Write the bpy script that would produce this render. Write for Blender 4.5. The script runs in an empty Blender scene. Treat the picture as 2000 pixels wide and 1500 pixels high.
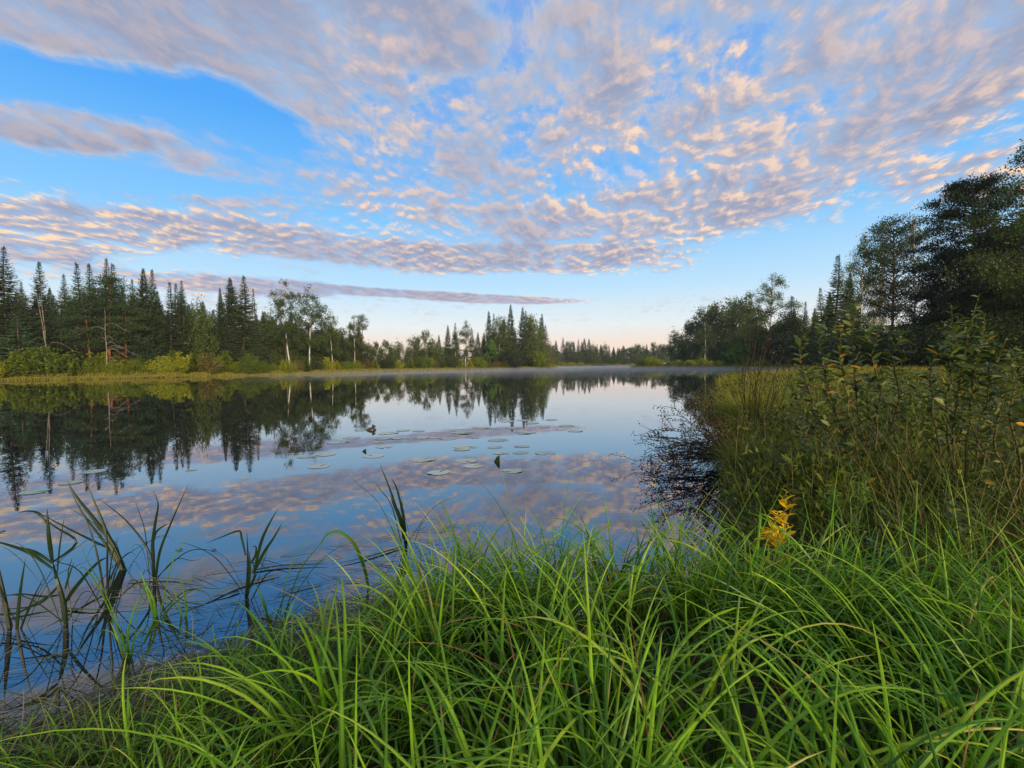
import bpy, math
import numpy as np
from mathutils import Vector, Matrix, Euler
R = math.radians
scene = bpy.context.scene
COL = scene.collection

# ------------------------------------------------------------------ camera
FPX = 944.0                       # focal length in photo pixels (photo 2000 x 1500)
CAM_H = 1.40
cam_d = bpy.data.cameras.new('camera'); cam = bpy.data.objects.new('camera', cam_d); COL.objects.link(cam)
cam_d.sensor_width = 36.0; cam_d.lens = 36.0 * FPX / 2000.0
cam_d.clip_start = 0.05; cam_d.clip_end = 20000
pitch, roll = R(2.2), 0.012
fwd = Vector((0, math.cos(pitch), -math.sin(pitch)))
rgt = Vector((math.cos(roll), 0, -math.sin(roll)))
rgt = (rgt - fwd * rgt.dot(fwd)).normalized()
upv = rgt.cross(fwd)
cam.matrix_world = Matrix(((rgt.x, upv.x, -fwd.x, 0), (rgt.y, upv.y, -fwd.y, 0), (rgt.z, upv.z, -fwd.z, CAM_H), (0, 0, 0, 1)))
scene.camera = cam

def ray(px, py):
    return fwd * FPX + rgt * (px - 1000) - upv * (py - 750)
def pt(px, py, Y):
    d = ray(px, py); k = Y / d.y
    return Vector((d.x * k, Y, CAM_H + d.z * k))
def gnd(px, py, z=0.0):
    d = ray(px, py); k = (z - CAM_H) / d.z
    return Vector((d.x * k, d.y * k, z))

# ------------------------------------------------------------------ light, sky, exposure
SUN_EL, SUN_AZ = R(11), R(152)      # azimuth clockwise from +Y (the view direction): behind the camera, to the right
sun_d = bpy.data.lights.new('sun', 'SUN'); sun = bpy.data.objects.new('sun', sun_d); COL.objects.link(sun)
sun_d.energy = 4.6; sun_d.angle = R(10); sun_d.color = (1.0, 0.78, 0.50)
sdir = Vector((math.sin(SUN_AZ) * math.cos(SUN_EL), math.cos(SUN_AZ) * math.cos(SUN_EL), math.sin(SUN_EL)))
sun.rotation_euler = sdir.to_track_quat('Z', 'Y').to_euler()
scene.view_settings.view_transform = 'Standard'; scene.view_settings.look = 'None'
scene.view_settings.exposure = 0.12; scene.view_settings.gamma = 1.0
scene.render.film_transparent = False

world = bpy.data.worlds.new("World"); scene.world = world; world.use_nodes = True
wt = world.node_tree
class NT:
    """small helper for writing node graphs"""
    def __init__(s, nt): s.nt = nt; s.n = nt.nodes; s.l = nt.links
    def put(s, sock, v):
        if v is None: return
        if isinstance(v, bpy.types.NodeSocket): s.l.new(v, sock)
        else: sock.default_value = v
    def node(s, typ, ins=None, **kw):
        n = s.n.new(typ)
        for k, v in kw.items(): setattr(n, k, v)
        for k, v in (ins or {}).items(): s.put(n.inputs[k], v)
        return n
    def m(s, op, a, b=None, c=None, clamp=False):
        n = s.n.new('ShaderNodeMath'); n.operation = op; n.use_clamp = clamp
        s.put(n.inputs[0], a); s.put(n.inputs[1], b); s.put(n.inputs[2], c)
        return n.outputs[0]
    def vm(s, op, a, b=None):
        n = s.n.new('ShaderNodeVectorMath'); n.operation = op
        s.put(n.inputs[0], a); s.put(n.inputs[1], b)
        return n.outputs['Value'] if op in ('LENGTH', 'DOT_PRODUCT', 'DISTANCE') else n.outputs['Vector']
    def xyz(s, x=0.0, y=0.0, z=0.0):
        n = s.n.new('ShaderNodeCombineXYZ'); s.put(n.inputs[0], x); s.put(n.inputs[1], y); s.put(n.inputs[2], z)
        return n.outputs[0]
    def sep(s, v):
        n = s.n.new('ShaderNodeSeparateXYZ'); s.put(n.inputs[0], v); return n.outputs
    def noise(s, vec, scale, detail=4, rough=0.5, lac=2.0, dist=0.0, out='Fac'):
        n = s.n.new('ShaderNodeTexNoise'); n.noise_dimensions = '3D'
        for k, v in (('Vector', vec), ('Scale', scale), ('Detail', detail), ('Roughness', rough), ('Lacunarity', lac), ('Distortion', dist)): s.put(n.inputs[k], v)
        return n.outputs[out]
    def ramp(s, fac, stops, interp='LINEAR'):
        n = s.n.new('ShaderNodeValToRGB'); s.put(n.inputs[0], fac); cr = n.color_ramp; cr.interpolation = interp
        while len(cr.elements) < len(stops): cr.elements.new(0.5)
        for e, (p, c) in zip(cr.elements, stops):
            e.position = p; e.color = (c[0], c[1], c[2], 1)
        return n.outputs[0]
    def mix(s, fac, a, b, mode='MIX'):
        n = s.n.new('ShaderNodeMix'); n.data_type = 'RGBA'; n.blend_type = mode
        s.put(n.inputs[0], fac)
        s.put(n.inputs[6], a if isinstance(a, bpy.types.NodeSocket) else (*a, 1)); s.put(n.inputs[7], b if isinstance(b, bpy.types.NodeSocket) else (*b, 1))
        return n.outputs[2]
    def smooth(s, x, lo, hi, a=0.0, b=1.0, typ='SMOOTHSTEP'):
        n = s.n.new('ShaderNodeMapRange'); n.interpolation_type = typ
        for i, v in enumerate((x, lo, hi, a, b)): s.put(n.inputs[i], v)
        return n.outputs[0]

def lin(*c):   # sRGB 0-255 -> linear
    return tuple((v / 255 / 12.92) if v / 255 <= 0.04045 else ((v / 255 + 0.055) / 1.055) ** 2.4 for v in c)

g = NT(wt); wt.nodes.clear()
dirv = g.vm('NORMALIZE', g.node('ShaderNodeTexCoord').outputs['Generated'])
X, Y, Z = g.sep(dirv)[0:3]
sky = g.node('ShaderNodeTexSky', sky_type='NISHITA')
sky.sun_disc = False; sky.sun_elevation = SUN_EL; sky.sun_rotation = SUN_AZ
sky.altitude = 100; sky.air_density = 1.0; sky.dust_density = 0.6; sky.ozone_density = 2.0
el = g.m('ARCSINE', Z); az = g.m('ARCTAN2', X, Y)
eld = g.m('MULTIPLY', el, 180 / math.pi); azd = g.m('MULTIPLY', az, 180 / math.pi)
front = g.smooth(Y, -0.5, 0.5)
# atmosphere of the evening: the Nishita sky plus a tint by elevation (peach belt at the horizon, cyan above, deep blue high up)
elf = g.m('DIVIDE', eld, 60.0, clamp=True)
belt = g.ramp(elf, [(0.0, lin(244, 214, 200)), (0.04, lin(250, 228, 212)), (0.075, lin(236, 242, 242)), (0.15, lin(188, 226, 252)),
                    (0.26, lin(132, 200, 252)), (0.42, lin(80, 168, 248)), (0.60, lin(66, 150, 240)), (1.0, lin(56, 110, 190))])
S = 0.10                                                    # background strength
skyc = g.vm('MULTIPLY', sky.outputs[0], (1.0, 1.0, 1.0))
beltS = g.vm('SCALE', belt); wt.nodes[-1].inputs['Scale'].default_value = 1.0 / S
base = g.mix(g.m('MULTIPLY_ADD', front, 0.7, 0.22), skyc, beltS)

# cloud layer: a flat sheet high above, seen in perspective
zz = g.m('MAXIMUM', g.m('ADD', Z, 0.13), 0.02)
U = g.m('DIVIDE', X, zz); V = g.m('DIVIDE', Y, zz)
rot = R(-8)
Ur = g.m('ADD', g.m('MULTIPLY', U, math.cos(rot)), g.m('MULTIPLY', V, math.sin(rot)))
Vr = g.m('SUBTRACT', g.m('MULTIPLY', V, math.cos(rot)), g.m('MULTIPLY', U, math.sin(rot)))
P = g.xyz(Ur, g.m('MULTIPLY', Vr, 0.62), 0.0)
warp = g.noise(P, 1.3, 3, out='Color')
Pw = g.vm('ADD', P, g.vm('MULTIPLY', g.vm('SUBTRACT', warp, (0.5, 0.5, 0.5)), (0.25, 0.25, 0.0)))
SX, SY = 0.010, -0.026                                        # offset toward the light inside the sheet
def density(vec):
    big = g.noise(vec, 1.7, 3, 0.5)
    vo = g.node('ShaderNodeTexVoronoi', {'Vector': vec, 'Scale': 13.0, 'Smoothness': 0.40, 'Randomness': 1.0}, voronoi_dimensions='2D', feature='SMOOTH_F1')
    cell = g.m('ADD', g.m('MULTIPLY', g.noise(vec, 6.5, 4, 0.58), 0.90), g.m('MULTIPLY', g.m('SUBTRACT', 0.5, vo.outputs['Distance']), g.smooth(eld, 34, 14, 0.10, 0.34)))
    fine = g.noise(vec, 24.0, 5, 0.62)
    return g.m('ADD', g.m('ADD', g.m('MULTIPLY', big, 1.05), g.m('MULTIPLY', cell, 0.95)), g.m('MULTIPLY', fine, g.smooth(eld, 36, 18, 0.42, 0.58)))
d0 = density(Pw); d1 = density(g.vm('ADD', Pw, (SX, SY, 0.0)))

def azel(px, py):
    d = ray(px, py).normalized()
    return math.degrees(math.atan2(d.x, d.y)), math.degrees(math.asin(d.z))
# weather of the place: where the sheet is thick and where it opens (centre px, py, half width, half height, rotation deg, amount)
BLOBS = CLOUD_BLOBS = [
 (150, 20, 520, 120, -14, 0.85), (560, 110, 330, 150, -28, 0.85), (720, 130, 160, 140, -50, .35), (950, 10, 420, 90, 0, .35),
 (110, 250, 260, 58, -10, 0.85), (60, 20, 420, 90, -10, .4), (780, 50, 260, 110, -10, .45), (330, 292, 110, 40, -15, .25),
 (150, 425, 420, 44, -5, 0.50), (90, 465, 420, 56, -4, 0.42), (520, 470, 420, 45, -4, 0.40), (900, 505, 480, 40, -1, 0.62), (1200, 510, 240, 36, 3, .35),
 (560, 400, 330, 90, -5, 0.22), (850, 360, 320, 130, -10, 0.32), (900, 200, 130, 200, 0, .34), (1100, 200, 260, 200, 0, .16), (1030, 370, 160, 150, 0, .22),
 (1350, 120, 520, 240, 10, 0.34), (1500, 300, 520, 190, 12, 0.42), (1750, 120, 500, 220, 20, 0.46), (1250, 430, 380, 85, 6, 0.42), (1900, 350, 300, 70, 8, 0.38),
 (1900, 90, 260, 120, 20, .25),
 (500, 560, 330, 26, -4, 0.60), (860, 578, 330, 12, -3, 0.80), (1000, 588, 170, 9, -1, 0.50), (60,520,300,30,-3,.35),
 (200, 175, 300, 42, -12, -0.65), (480, 230, 150, 60, -30, -0.30), (260, 350, 430, 32, -6, -0.60), (1580, 530, 300, 75, 0, -0.8), (1100, 560, 600, 24, 0, -0.35), (1450,480,90,40,0,-.2),
 (1650, 470, 230, 36, 5, -0.5),
]
AE = g.xyz(azd, eld, 0.0)
cov = None
for px, py, hw, hh, ro, amt in BLOBS:
    a0, e0 = azel(px, py)
    ax, ex = azel(px + hw * 0.5, py); ax2, ex2 = azel(px - hw * 0.5, py); ay, ey = azel(px, py - hh * 0.5); ay2, ey2 = azel(px, py + hh * 0.5)
    sx = max(abs(ax - ax2), 0.5); sy = max(abs(ey - ey2), 0.4)
    tilt = math.degrees(math.atan2(ex - ex2, ax - ax2)) + ro
    mp = g.node('ShaderNodeMapping', {'Vector': AE, 'Location': (a0, e0, 0), 'Rotation': (0, 0, R(tilt)), 'Scale': (sx, sy, 1)}, vector_type='TEXTURE')
    gr = g.node('ShaderNodeTexGradient', {'Vector': mp.outputs[0]}, gradient_type='SPHERICAL')
    v = g.m('MULTIPLY', g.smooth(gr.outputs['Fac'], 0, 0.6), amt)
    cov = v if cov is None else g.m('ADD', cov, v)
backc = g.m('MULTIPLY', g.smooth(Y, 0.35, -0.1), 0.25)
cov = g.m('ADD', g.m('ADD', cov, backc), g.smooth(eld, 36, 60, 0, 0.35))
hfade = g.smooth(eld, 1.5, 7.5)
dens = g.m('ADD', g.m('SUBTRACT', d0, g.smooth(eld, 38, 20, 1.25, 1.445)), g.m('MINIMUM', cov, 0.60))      # > 0 where there is cloud
veil = g.m('MULTIPLY', g.smooth(dens, -0.20, 0.14), 0.48)
alpha = g.m('MULTIPLY', g.m('MAXIMUM', g.smooth(dens, -0.02, 0.26), veil), hfade)
thick = g.smooth(dens, 0.10, 0.60)
lit = g.m('MULTIPLY', g.m('SUBTRACT', d0, d1), g.smooth(eld, 34, 12, 1.25, 1.0))
lit = g.smooth(lit, -0.12, 0.20)
wash = g.noise(P, 0.7, 2)
lit = g.m('MULTIPLY', lit, g.smooth(wash, 0.30, 0.62, 0.35, 1.15))
gmask = g.smooth(g.m('MULTIPLY', g.smooth(azd, -14, -26), g.smooth(eld, 13, 19)), 0.0, 1.0, 1.0, 0.40)   # the thick grey banks catch less of the low light
lit = g.m('MULTIPLY', g.m('MULTIPLY', lit, gmask), g.m('SUBTRACT', 1.0, g.m('MULTIPLY', thick, 0.25)), clamp=True)
low = g.smooth(eld, 22, 6)
warmc = g.mix(low, g.mix(g.smooth(lit, 0.45, 0.95), lin(216, 194, 186), lin(250, 216, 188)), g.mix(g.smooth(lit, 0.5, 0.95), lin(234, 204, 190), lin(255, 226, 186)))
shadec = g.mix(thick, lin(156, 184, 220), lin(148, 156, 182))
cc = g.mix(lit, shadec, warmc)
cc = g.mix(g.m('MULTIPLY', g.smooth(eld, 10, 3), 0.55), cc, lin(236, 206, 205))
ccS = g.vm('SCALE', cc); wt.nodes[-1].inputs['Scale'].default_value = 1.0 / S
final = g.mix(alpha, base, ccS)
# below the horizon the world is just dim ground light
final = g.mix(g.smooth(Z, -0.02, 0.0), tuple(c * 1.0 for c in (0.6, 0.6, 0.5)), final)
bg = g.node('ShaderNodeBackground', {'Color': final, 'Strength': S})
wo = g.node('ShaderNodeOutputWorld', {'Surface': bg.outputs[0]})
world.cycles.sampling_method = 'MANUAL'; world.cycles.sample_map_resolution = 512

# ------------------------------------------------------------------ helpers
def mesh_obj(name, V, F, mats, parent=None, col=None, smooth=False, midx=None):
    """V (N,3); F list of (M,k) index arrays; col (N,) value per vertex -> attribute 'v'"""
    me = bpy.data.meshes.new(name)
    V = np.ascontiguousarray(V, dtype=np.float32)
    F = [np.asarray(f, dtype=np.int32) for f in F if len(f)]
    loops = np.concatenate([f.ravel() for f in F]); sizes = np.concatenate([np.full(len(f), f.shape[1], np.int32) for f in F])
    me.vertices.add(len(V)); me.vertices.foreach_set('co', V.ravel())
    me.loops.add(len(loops)); me.loops.foreach_set('vertex_index', loops)
    starts = np.zeros(len(sizes), np.int32); starts[1:] = np.cumsum(sizes)[:-1]
    me.polygons.add(len(sizes)); me.polygons.foreach_set('loop_start', starts); me.polygons.foreach_set('loop_total', sizes)
    if midx is not None: me.polygons.foreach_set('material_index', np.asarray(midx, np.int32))
    me.polygons.foreach_set('use_smooth', np.full(len(sizes), bool(smooth)))
    if col is not None:
        at = me.attributes.new('v', 'FLOAT', 'POINT'); at.data.foreach_set('value', np.asarray(col, np.float32))
    me.update(calc_edges=True)
    for m_ in (mats if isinstance(mats, (list, tuple)) else [mats]): me.materials.append(m_)
    o = bpy.data.objects.new(name, me); COL.objects.link(o)
    if parent is not None: o.parent = parent
    return o
def thing(name, label, cat, loc=(0, 0, 0), group=None):
    o = bpy.data.objects.new(name, None); COL.objects.link(o); o.location = loc
    o.empty_display_size = 0.2
    tag(o, label, cat, group); return o
def tag(o, label, cat, group=None, kind=None):
    if label: o['label'] = label
    if cat: o['category'] = cat
    if group: o['group'] = group
    if kind: o['kind'] = kind
    return o
def copy_tree(o, parent=None):
    c = o.copy(); COL.objects.link(c); c.parent = parent
    for ch in o.children: copy_tree(ch, c)
    return c
def trunk_obj(t, b, mt, mb_, parent):
    """trunk and its limbs: one mesh, two barks"""
    n4 = sum(len(f) for f in t.F[4])
    o = Mesh(); o.add(np.concatenate(t.V), np.concatenate(t.F[4]))
    if b.n: o.add(np.concatenate(b.V), np.concatenate(b.F[4]))
    F = np.concatenate(o.F[4]); mi = np.zeros(len(F), np.int32); mi[n4:] = 1
    return mesh_obj('trunk', np.concatenate(o.V), [F], [mt, mb_], parent, None, True, mi)
class Mesh:
    """collects vertices / faces / a value per vertex"""
    def __init__(s): s.V = []; s.F = {3: [], 4: []}; s.c = []; s.n = 0
    def add(s, V, F, c=0.5):
        V = np.asarray(V, float); F = np.asarray(F)
        s.V.append(V); s.F[F.shape[1]].append(F + s.n); s.c.append(np.broadcast_to(np.asarray(c, float), (len(V),))); s.n += len(V)
    def obj(s, name, mat, parent=None, smooth=False):
        F = [np.concatenate(f) for f in s.F.values() if f]
        return mesh_obj(name, np.concatenate(s.V), F, mat, parent, np.concatenate(s.c), smooth)
def norm(a): return a / np.maximum(np.linalg.norm(a, axis=-1, keepdims=True), 1e-9)
def tube(mb, P, r, sides=6, c=0.5):
    """tapered tube along the polyline P with a radius per point"""
    P = np.asarray(P, float); n = len(P); r = np.broadcast_to(np.asarray(r, float), (n,))
    T = norm(np.gradient(P, axis=0)); ref = np.array([0.31, 0.95, 0.05]) if abs(T[0, 2]) > .5 else np.array([0, 0, 1.0])
    A = norm(np.cross(T, ref)); B = np.cross(T, A)
    t = np.arange(sides) * 2 * np.pi / sides
    V = (P[:, None] + r[:, None, None] * (np.cos(t)[None, :, None] * A[:, None] + np.sin(t)[None, :, None] * B[:, None])).reshape(-1, 3)
    i = np.arange(n - 1)[:, None] * sides; j = np.arange(sides)[None]; k = (j + 1) % sides
    F = np.stack([i + j, i + k, i + sides + k, i + sides + j], -1).reshape(-1, 4)
    mb.add(V, F, c)
def leaves(mb, p, d, L, W, rng, c, roll=None, mid=0.42, fold=0.0):
    """leaf-shaped quads: p (N,3) base, d (N,3) unit direction, L, W sizes"""
    n = len(p); L = np.broadcast_to(L, (n,)); W = np.broadcast_to(W, (n,))
    q = rng.normal(size=(n, 3)) if roll is None else roll
    s = norm(np.cross(d, q)); nn = np.cross(s, d)
    a = p; b = p + d * (L * mid)[:, None] + s * (W / 2)[:, None] + nn * (fold * W)[:, None]
    e = p + d * L[:, None]; f = p + d * (L * mid)[:, None] - s * (W / 2)[:, None] + nn * (fold * W)[:, None]
    V = np.stack([a, b, e, f], 1).reshape(-1, 3); F = np.arange(4 * n).reshape(-1, 4)
    mb.add(V, F, np.repeat(np.broadcast_to(c, (n,)), 4))
def blades(mb, base, az, L, W, th0, bend, rng, c, K=8, pw=1.4, fold=0.30, zmin=None, tip=None):
    """long V-folded grass blades that arch over"""
    n = len(base); s = np.linspace(0, 1, K + 1)[None]
    th = th0[:, None] + bend[:, None] * s ** pw
    azs = az[:, None] + rng.normal(0, 0.25, n)[:, None] * s
    ds = (L / K)[:, None]
    h = np.stack([np.cos(azs), np.sin(azs), np.zeros_like(azs)], -1)
    step = h * (np.sin(th) * ds)[..., None]; step[..., 2] += np.cos(th) * ds
    P = np.concatenate([base[:, None], base[:, None] + np.cumsum(step[:, :-1], 1)], 1)
    side = np.stack([-np.sin(azs), np.cos(azs), np.zeros_like(azs)], -1)
    tw = (rng.normal(0, 0.5, n)[:, None] * s)[..., None]
    nrm = np.cross(side, step / ds[..., None])
    side = norm(side * np.cos(tw) + nrm * np.sin(tw)); nrm = np.cross(side, norm(step))
    w = W[:, None] * np.minimum(0.55 + 1.2 * s, 1.0) * np.maximum(1 - s, 0) ** 0.55
    l = P + side * (w / 2)[..., None] + nrm * (w * fold)[..., None]
    r = P - side * (w / 2)[..., None] + nrm * (w * fold)[..., None]
    if zmin is not None:
        for a in (P, l, r): a[..., 2] = np.maximum(a[..., 2], zmin)
    V = np.stack([l, P, r], 2).reshape(n, -1, 3)
    k = np.arange(K)[:, None] * 3; q = np.array([[0, 1, 4, 3], [1, 2, 5, 4]])
    f = (k[:, :, None] + q[None]).reshape(-1, 4)
    F = (f[None] + (np.arange(n) * 3 * (K + 1))[:, None, None]).reshape(-1, 4)
    cc = np.broadcast_to(c, (n,))[:, None] + (0 if tip is None else tip[:, None] * s ** 3)
    cc = np.repeat(cc if cc.shape[1] > 1 else np.repeat(cc, K + 1, 1), 3, 1); cc[:, 1::3] += .10      # paler midrib
    cc = np.clip(cc.ravel(), 0, 1)
    mb.add(V.reshape(-1, 3), F, cc)
def ribbon(mb, pts, W, c=0.5, sub=4, tipw=0.05, fold=0.25, flat=False):
    """one hand-placed blade through the given points"""
    P = np.array([list(p) for p in pts], float); n = len(P)
    if n > 2:
        t = np.linspace(0, n - 1, (n - 1) * sub + 1); Q = []
        for u in t:
            i = min(int(u), n - 2); f = u - i
            p0, p1, p2, p3 = P[max(i - 1, 0)], P[i], P[i + 1], P[min(i + 2, n - 1)]
            Q.append(0.5 * (2 * p1 + (p2 - p0) * f + (2 * p0 - 5 * p1 + 4 * p2 - p3) * f * f + (3 * p1 - p0 - 3 * p2 + p3) * f ** 3))
        P = np.array(Q)
    n = len(P); T = norm(np.gradient(P, axis=0)); s = np.linspace(0, 1, n)
    ref = np.array([0, 0, 1.0]) if flat else np.array([0.25, -1.0, 0.15])
    S = norm(np.cross(T, ref)); N = np.cross(S, T)
    w = W * np.minimum(0.6 + 1.5 * s, 1) * np.maximum(1 - s ** 2.2, tipw)
    l = P + S * (w / 2)[:, None] + N * (w * fold)[:, None]; r = P - S * (w / 2)[:, None] + N * (w * fold)[:, None]
    V = np.stack([l, P, r], 1).reshape(-1, 3); k = np.arange(n - 1)[:, None, None] * 3
    F = (k + np.array([[0, 1, 4, 3], [1, 2, 5, 4]])[None]).reshape(-1, 4)
    mb.add(V, F, c)

# ------------------------------------------------------------------ materials
def mat(name):
    m_ = bpy.data.materials.new(name); m_.use_nodes = True; m_.node_tree.nodes.clear(); return m_, NT(m_.node_tree)
def leaf_mat(name, stops, trans=0.35, rough=0.5, spec=0.3, var=0.25, tcol=(1.0, 1.1, 0.55), hue=0.0, stripes=False):
    m_, h = mat(name)
    v = h.node('ShaderNodeAttribute', attribute_name='v').outputs['Fac']
    oi = h.node('ShaderNodeObjectInfo').outputs['Random']
    f = h.m('ADD', h.m('MULTIPLY', v, 1.0 - var), h.m('MULTIPLY', oi, var))
    c = h.ramp(f, stops)
    tc = h.node('ShaderNodeTexCoord').outputs['Object']
    nz = h.noise(tc, 9.0, 3)
    c = h.mix(1.0, c, h.ramp(nz, [(0.3, (0.78, 0.78, 0.78)), (0.7, (1.2, 1.2, 1.2))]), 'MULTIPLY')
    p = h.node('ShaderNodeBsdfPrincipled', {'Base Color': c, 'Roughness': rough, 'Specular IOR Level': spec})
    t = h.node('ShaderNodeBsdfTranslucent', {'Color': h.mix(1.0, c, tcol, 'MULTIPLY')})
    mx = h.node('ShaderNodeMixShader', {0: trans, 1: p.outputs[0], 2: t.outputs[0]})
    h.node('ShaderNodeOutputMaterial', {'Surface': mx.outputs[0]})
    return m_
def bark_mat(name, a, b, scale=6.0, stretch=(1, 1, 0.25), rough=0.85, contrast=(0.35, 0.65)):
    m_, h = mat(name)
    tc = h.vm('MULTIPLY', h.node('ShaderNodeTexCoord').outputs['Object'], stretch)
    nz = h.noise(tc, scale, 5, 0.6)
    c = h.ramp(nz, [(contrast[0], a), (contrast[1], b)])
    bp = h.node('ShaderNodeBump', {'Height': nz, 'Strength': 0.4, 'Distance': 0.05})
    p = h.node('ShaderNodeBsdfPrincipled', {'Base Color': c, 'Roughness': rough, 'Specular IOR Level': 0.2, 'Normal': bp.outputs[0]})
    h.node('ShaderNodeOutputMaterial', {'Surface': p.outputs[0]})
    return m_
M = {}
M['tussock'] = leaf_mat('tussock_sedge', [(0, (.06, .09, .010)), (.5, (.18, .21, .02)), (1, (.36, .33, .05))], .3, .5, .2, 0.0)
M['grass'] = leaf_mat('sedge_green', [(0.0, (.022, .070, .006)), (.32, (.10, .25, .010)), (.65, (.23, .42, .016)), (.93, (.38, .50, .04)), (1.0, (.50, .42, .10))], .32, .40, .30, 0.0)
M['fine'] = leaf_mat('fine_grass', [(0, (.03, .055, .008)), (.5, (.075, .105, .012)), (.85, (.16, .185, .024)), (1, (.32, .23, .10))], .3, .5, .3, 0.0)
M['straw'] = leaf_mat('wet_straw', [(0, (.035, .045, .012)), (.5, (.10, .12, .03)), (.85, (.20, .19, .07)), (1, (.36, .30, .15))], .15, .5, .2, 0.0)
M['dry'] = leaf_mat('dry_brown', [(0, (.028, .020, .008)), (.6, (.075, .052, .020)), (1, (.18, .12, .05))], .15, .7, .2, 0.0)
M['brown_leaf'] = leaf_mat('brown_tip', [(0, (.20, .09, .03)), (1, (.42, .24, .09))], .3, .6, .2, 0.0)
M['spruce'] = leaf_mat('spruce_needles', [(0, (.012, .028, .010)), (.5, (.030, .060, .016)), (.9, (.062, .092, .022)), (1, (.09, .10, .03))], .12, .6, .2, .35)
M['blue_spruce'] = leaf_mat('young_spruce_needles', [(0, (.03, .07, .03)), (.6, (.06, .13, .05)), (1, (.11, .19, .08))], .2, .55, .25, .2)
M['pine'] = leaf_mat('pine_needles', [(0, (.018, .038, .012)), (.6, (.042, .075, .018)), (1, (.085, .11, .028))], .15, .55, .25, .25)
M['dark_pine'] = leaf_mat('dark_pine_needles', [(0, (.008, .018, .007)), (.6, (.018, .034, .010)), (1, (.040, .058, .014))], .12, .6, .2, .25)
M['birch'] = leaf_mat('birch_leaves', [(0, (.035, .06, .012)), (.5, (.075, .115, .02)), (.85, (.13, .16, .028)), (1, (.25, .20, .04))], .35, .5, .3, .3)
M['gold'] = leaf_mat('turning_leaves', [(0, (.06, .07, .014)), (.5, (.14, .12, .022)), (1, (.28, .18, .035))], .35, .5, .3, .2)
M['rust'] = leaf_mat('rusty_needles', [(0, (.07, .045, .012)), (.5, (.20, .10, .025)), (1, (.36, .16, .04))], .25, .6, .2, .1)
M['bush'] = leaf_mat('willow_bush', [(0, (.04, .065, .010)), (.4, (.13, .18, .014)), (.75, (.32, .35, .018)), (1, (.55, .42, .03))], .4, .5, .2, .55)
M['bush_dark'] = leaf_mat('dark_bush', [(0, (.016, .028, .007)), (.6, (.045, .068, .013)), (1, (.10, .12, .022))], .3, .5, .3, .3)
M['bright_tree'] = leaf_mat('fresh_green', [(0, (.06, .13, .015)), (.6, (.13, .27, .03)), (1, (.22, .36, .05))], .4, .5, .3, .1)
M['shore_grass'] = leaf_mat('shore_grass', [(0, (.09, .10, .012)), (.5, (.22, .22, .022)), (.85, (.36, .31, .045)), (1, (.34, .25, .07))], .3, .55, .2, 0.0)
M['willow'] = leaf_mat('willow_leaf', [(0, (.04, .065, .014)), (.5, (.11, .155, .034)), (.80, (.22, .27, .07)), (.93, (.32, .35, .12)), (.97, (.55, .30, .03)), (1, (.60, .30, .03))], .3, .42, .4, 0.0)
M['herb'] = leaf_mat('herb_leaf', [(0, (.022, .034, .007)), (.5, (.07, .10, .013)), (.85, (.20, .225, .03)), (1, (.42, .24, .04))], .3, .55, .2, 0.0)
M['yellow'] = leaf_mat('yellow_leaf', [(0, (.95, .60, .01)), (1, (.98, .80, .04))], .5, .6, .1, 0.0, tcol=(1, .9, .4))
M['loose'] = leaf_mat('lanceolate_leaf', [(0, (.03, .08, .03)), (.6, (.07, .16, .06)), (1, (.14, .24, .12))], .3, .45, .4, 0.0)
M['reed'] = leaf_mat('reed_leaf', [(0, (.008, .016, .005)), (.5, (.025, .065, .010)), (1, (.08, .18, .025))], .3, .4, .4, 0.0)
M['debris'] = leaf_mat('floating_bits', [(0, (.02, .015, .01)), (1, (.08, .06, .04))], .0, .5, .4, 0.0)
M['bark_dark'] = bark_mat('spruce_bark', (.035, .026, .018), (.11, .085, .06))
M['bark_pine'] = bark_mat('pine_bark', (.16, .055, .022), (.40, .16, .07))
M['bark_birch'] = bark_mat('birch_bark', (.03, .028, .025), (.50, .47, .41), 5.0, (1, 1, 2.2), .6, (.36, .44))
M['bark_dead'] = bark_mat('bleached_wood', (.13, .10, .085), (.30, .26, .22))
M['twig'] = bark_mat('twig_bark', (.022, .014, .010), (.07, .045, .03), 30.0)
M['stem'] = bark_mat('willow_stem', (.05, .045, .018), (.13, .10, .045), 30.0)
M['green_stem'] = bark_mat('green_stem', (.07, .12, .03), (.15, .22, .07), 30.0)

# ------------------------------------------------------------------ the lake outline and the ground
def g2(px, py): p = gnd(px, py); return (p.x, p.y)
def yx(px, Y):
    p = pt(px, 720, Y); return (p.x, Y)
LAKE = [(-60, -12), (-14, -3.2), (-5.5, 0.3), (-2.7, .95), (-1.95, 1.45), (-1.5, 1.82), (-1.2, 2.1), (-.92, 2.28), (-.7, 2.45), (-0.4, 2.62), (0.4, 2.68), (0.95, 2.85), (1.4, 3.3), (1.8, 4.1), (2.2, 4.9),
        (2.75, 5.9), (3.2, 7.0), (4.0, 8.6), (5.0, 11.0), (6.2, 14.5), (8.2, 19), (11.5, 27), (17, 34), (25, 42), (31, 50), (36, 58), (46, 78), (53, 100), (55, 128), (52, 155), yx(1240, 166), yx(1228, 178), yx(1250, 205), yx(1262, 260), yx(1252, 340), yx(1170, 372), yx(1090, 350), yx(1072, 290), yx(1090, 235), yx(1080, 205),
        yx(1000, 196), yx(900, 172), yx(750, 138), yx(620, 112), yx(500, 98), yx(380, 88), yx(250, 80), yx(120, 74), yx(0, 70), (-130, 66), (-190, 40), (-180, 0)]
LP = np.array(LAKE); LQ = np.roll(LP, -1, 0)
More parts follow.
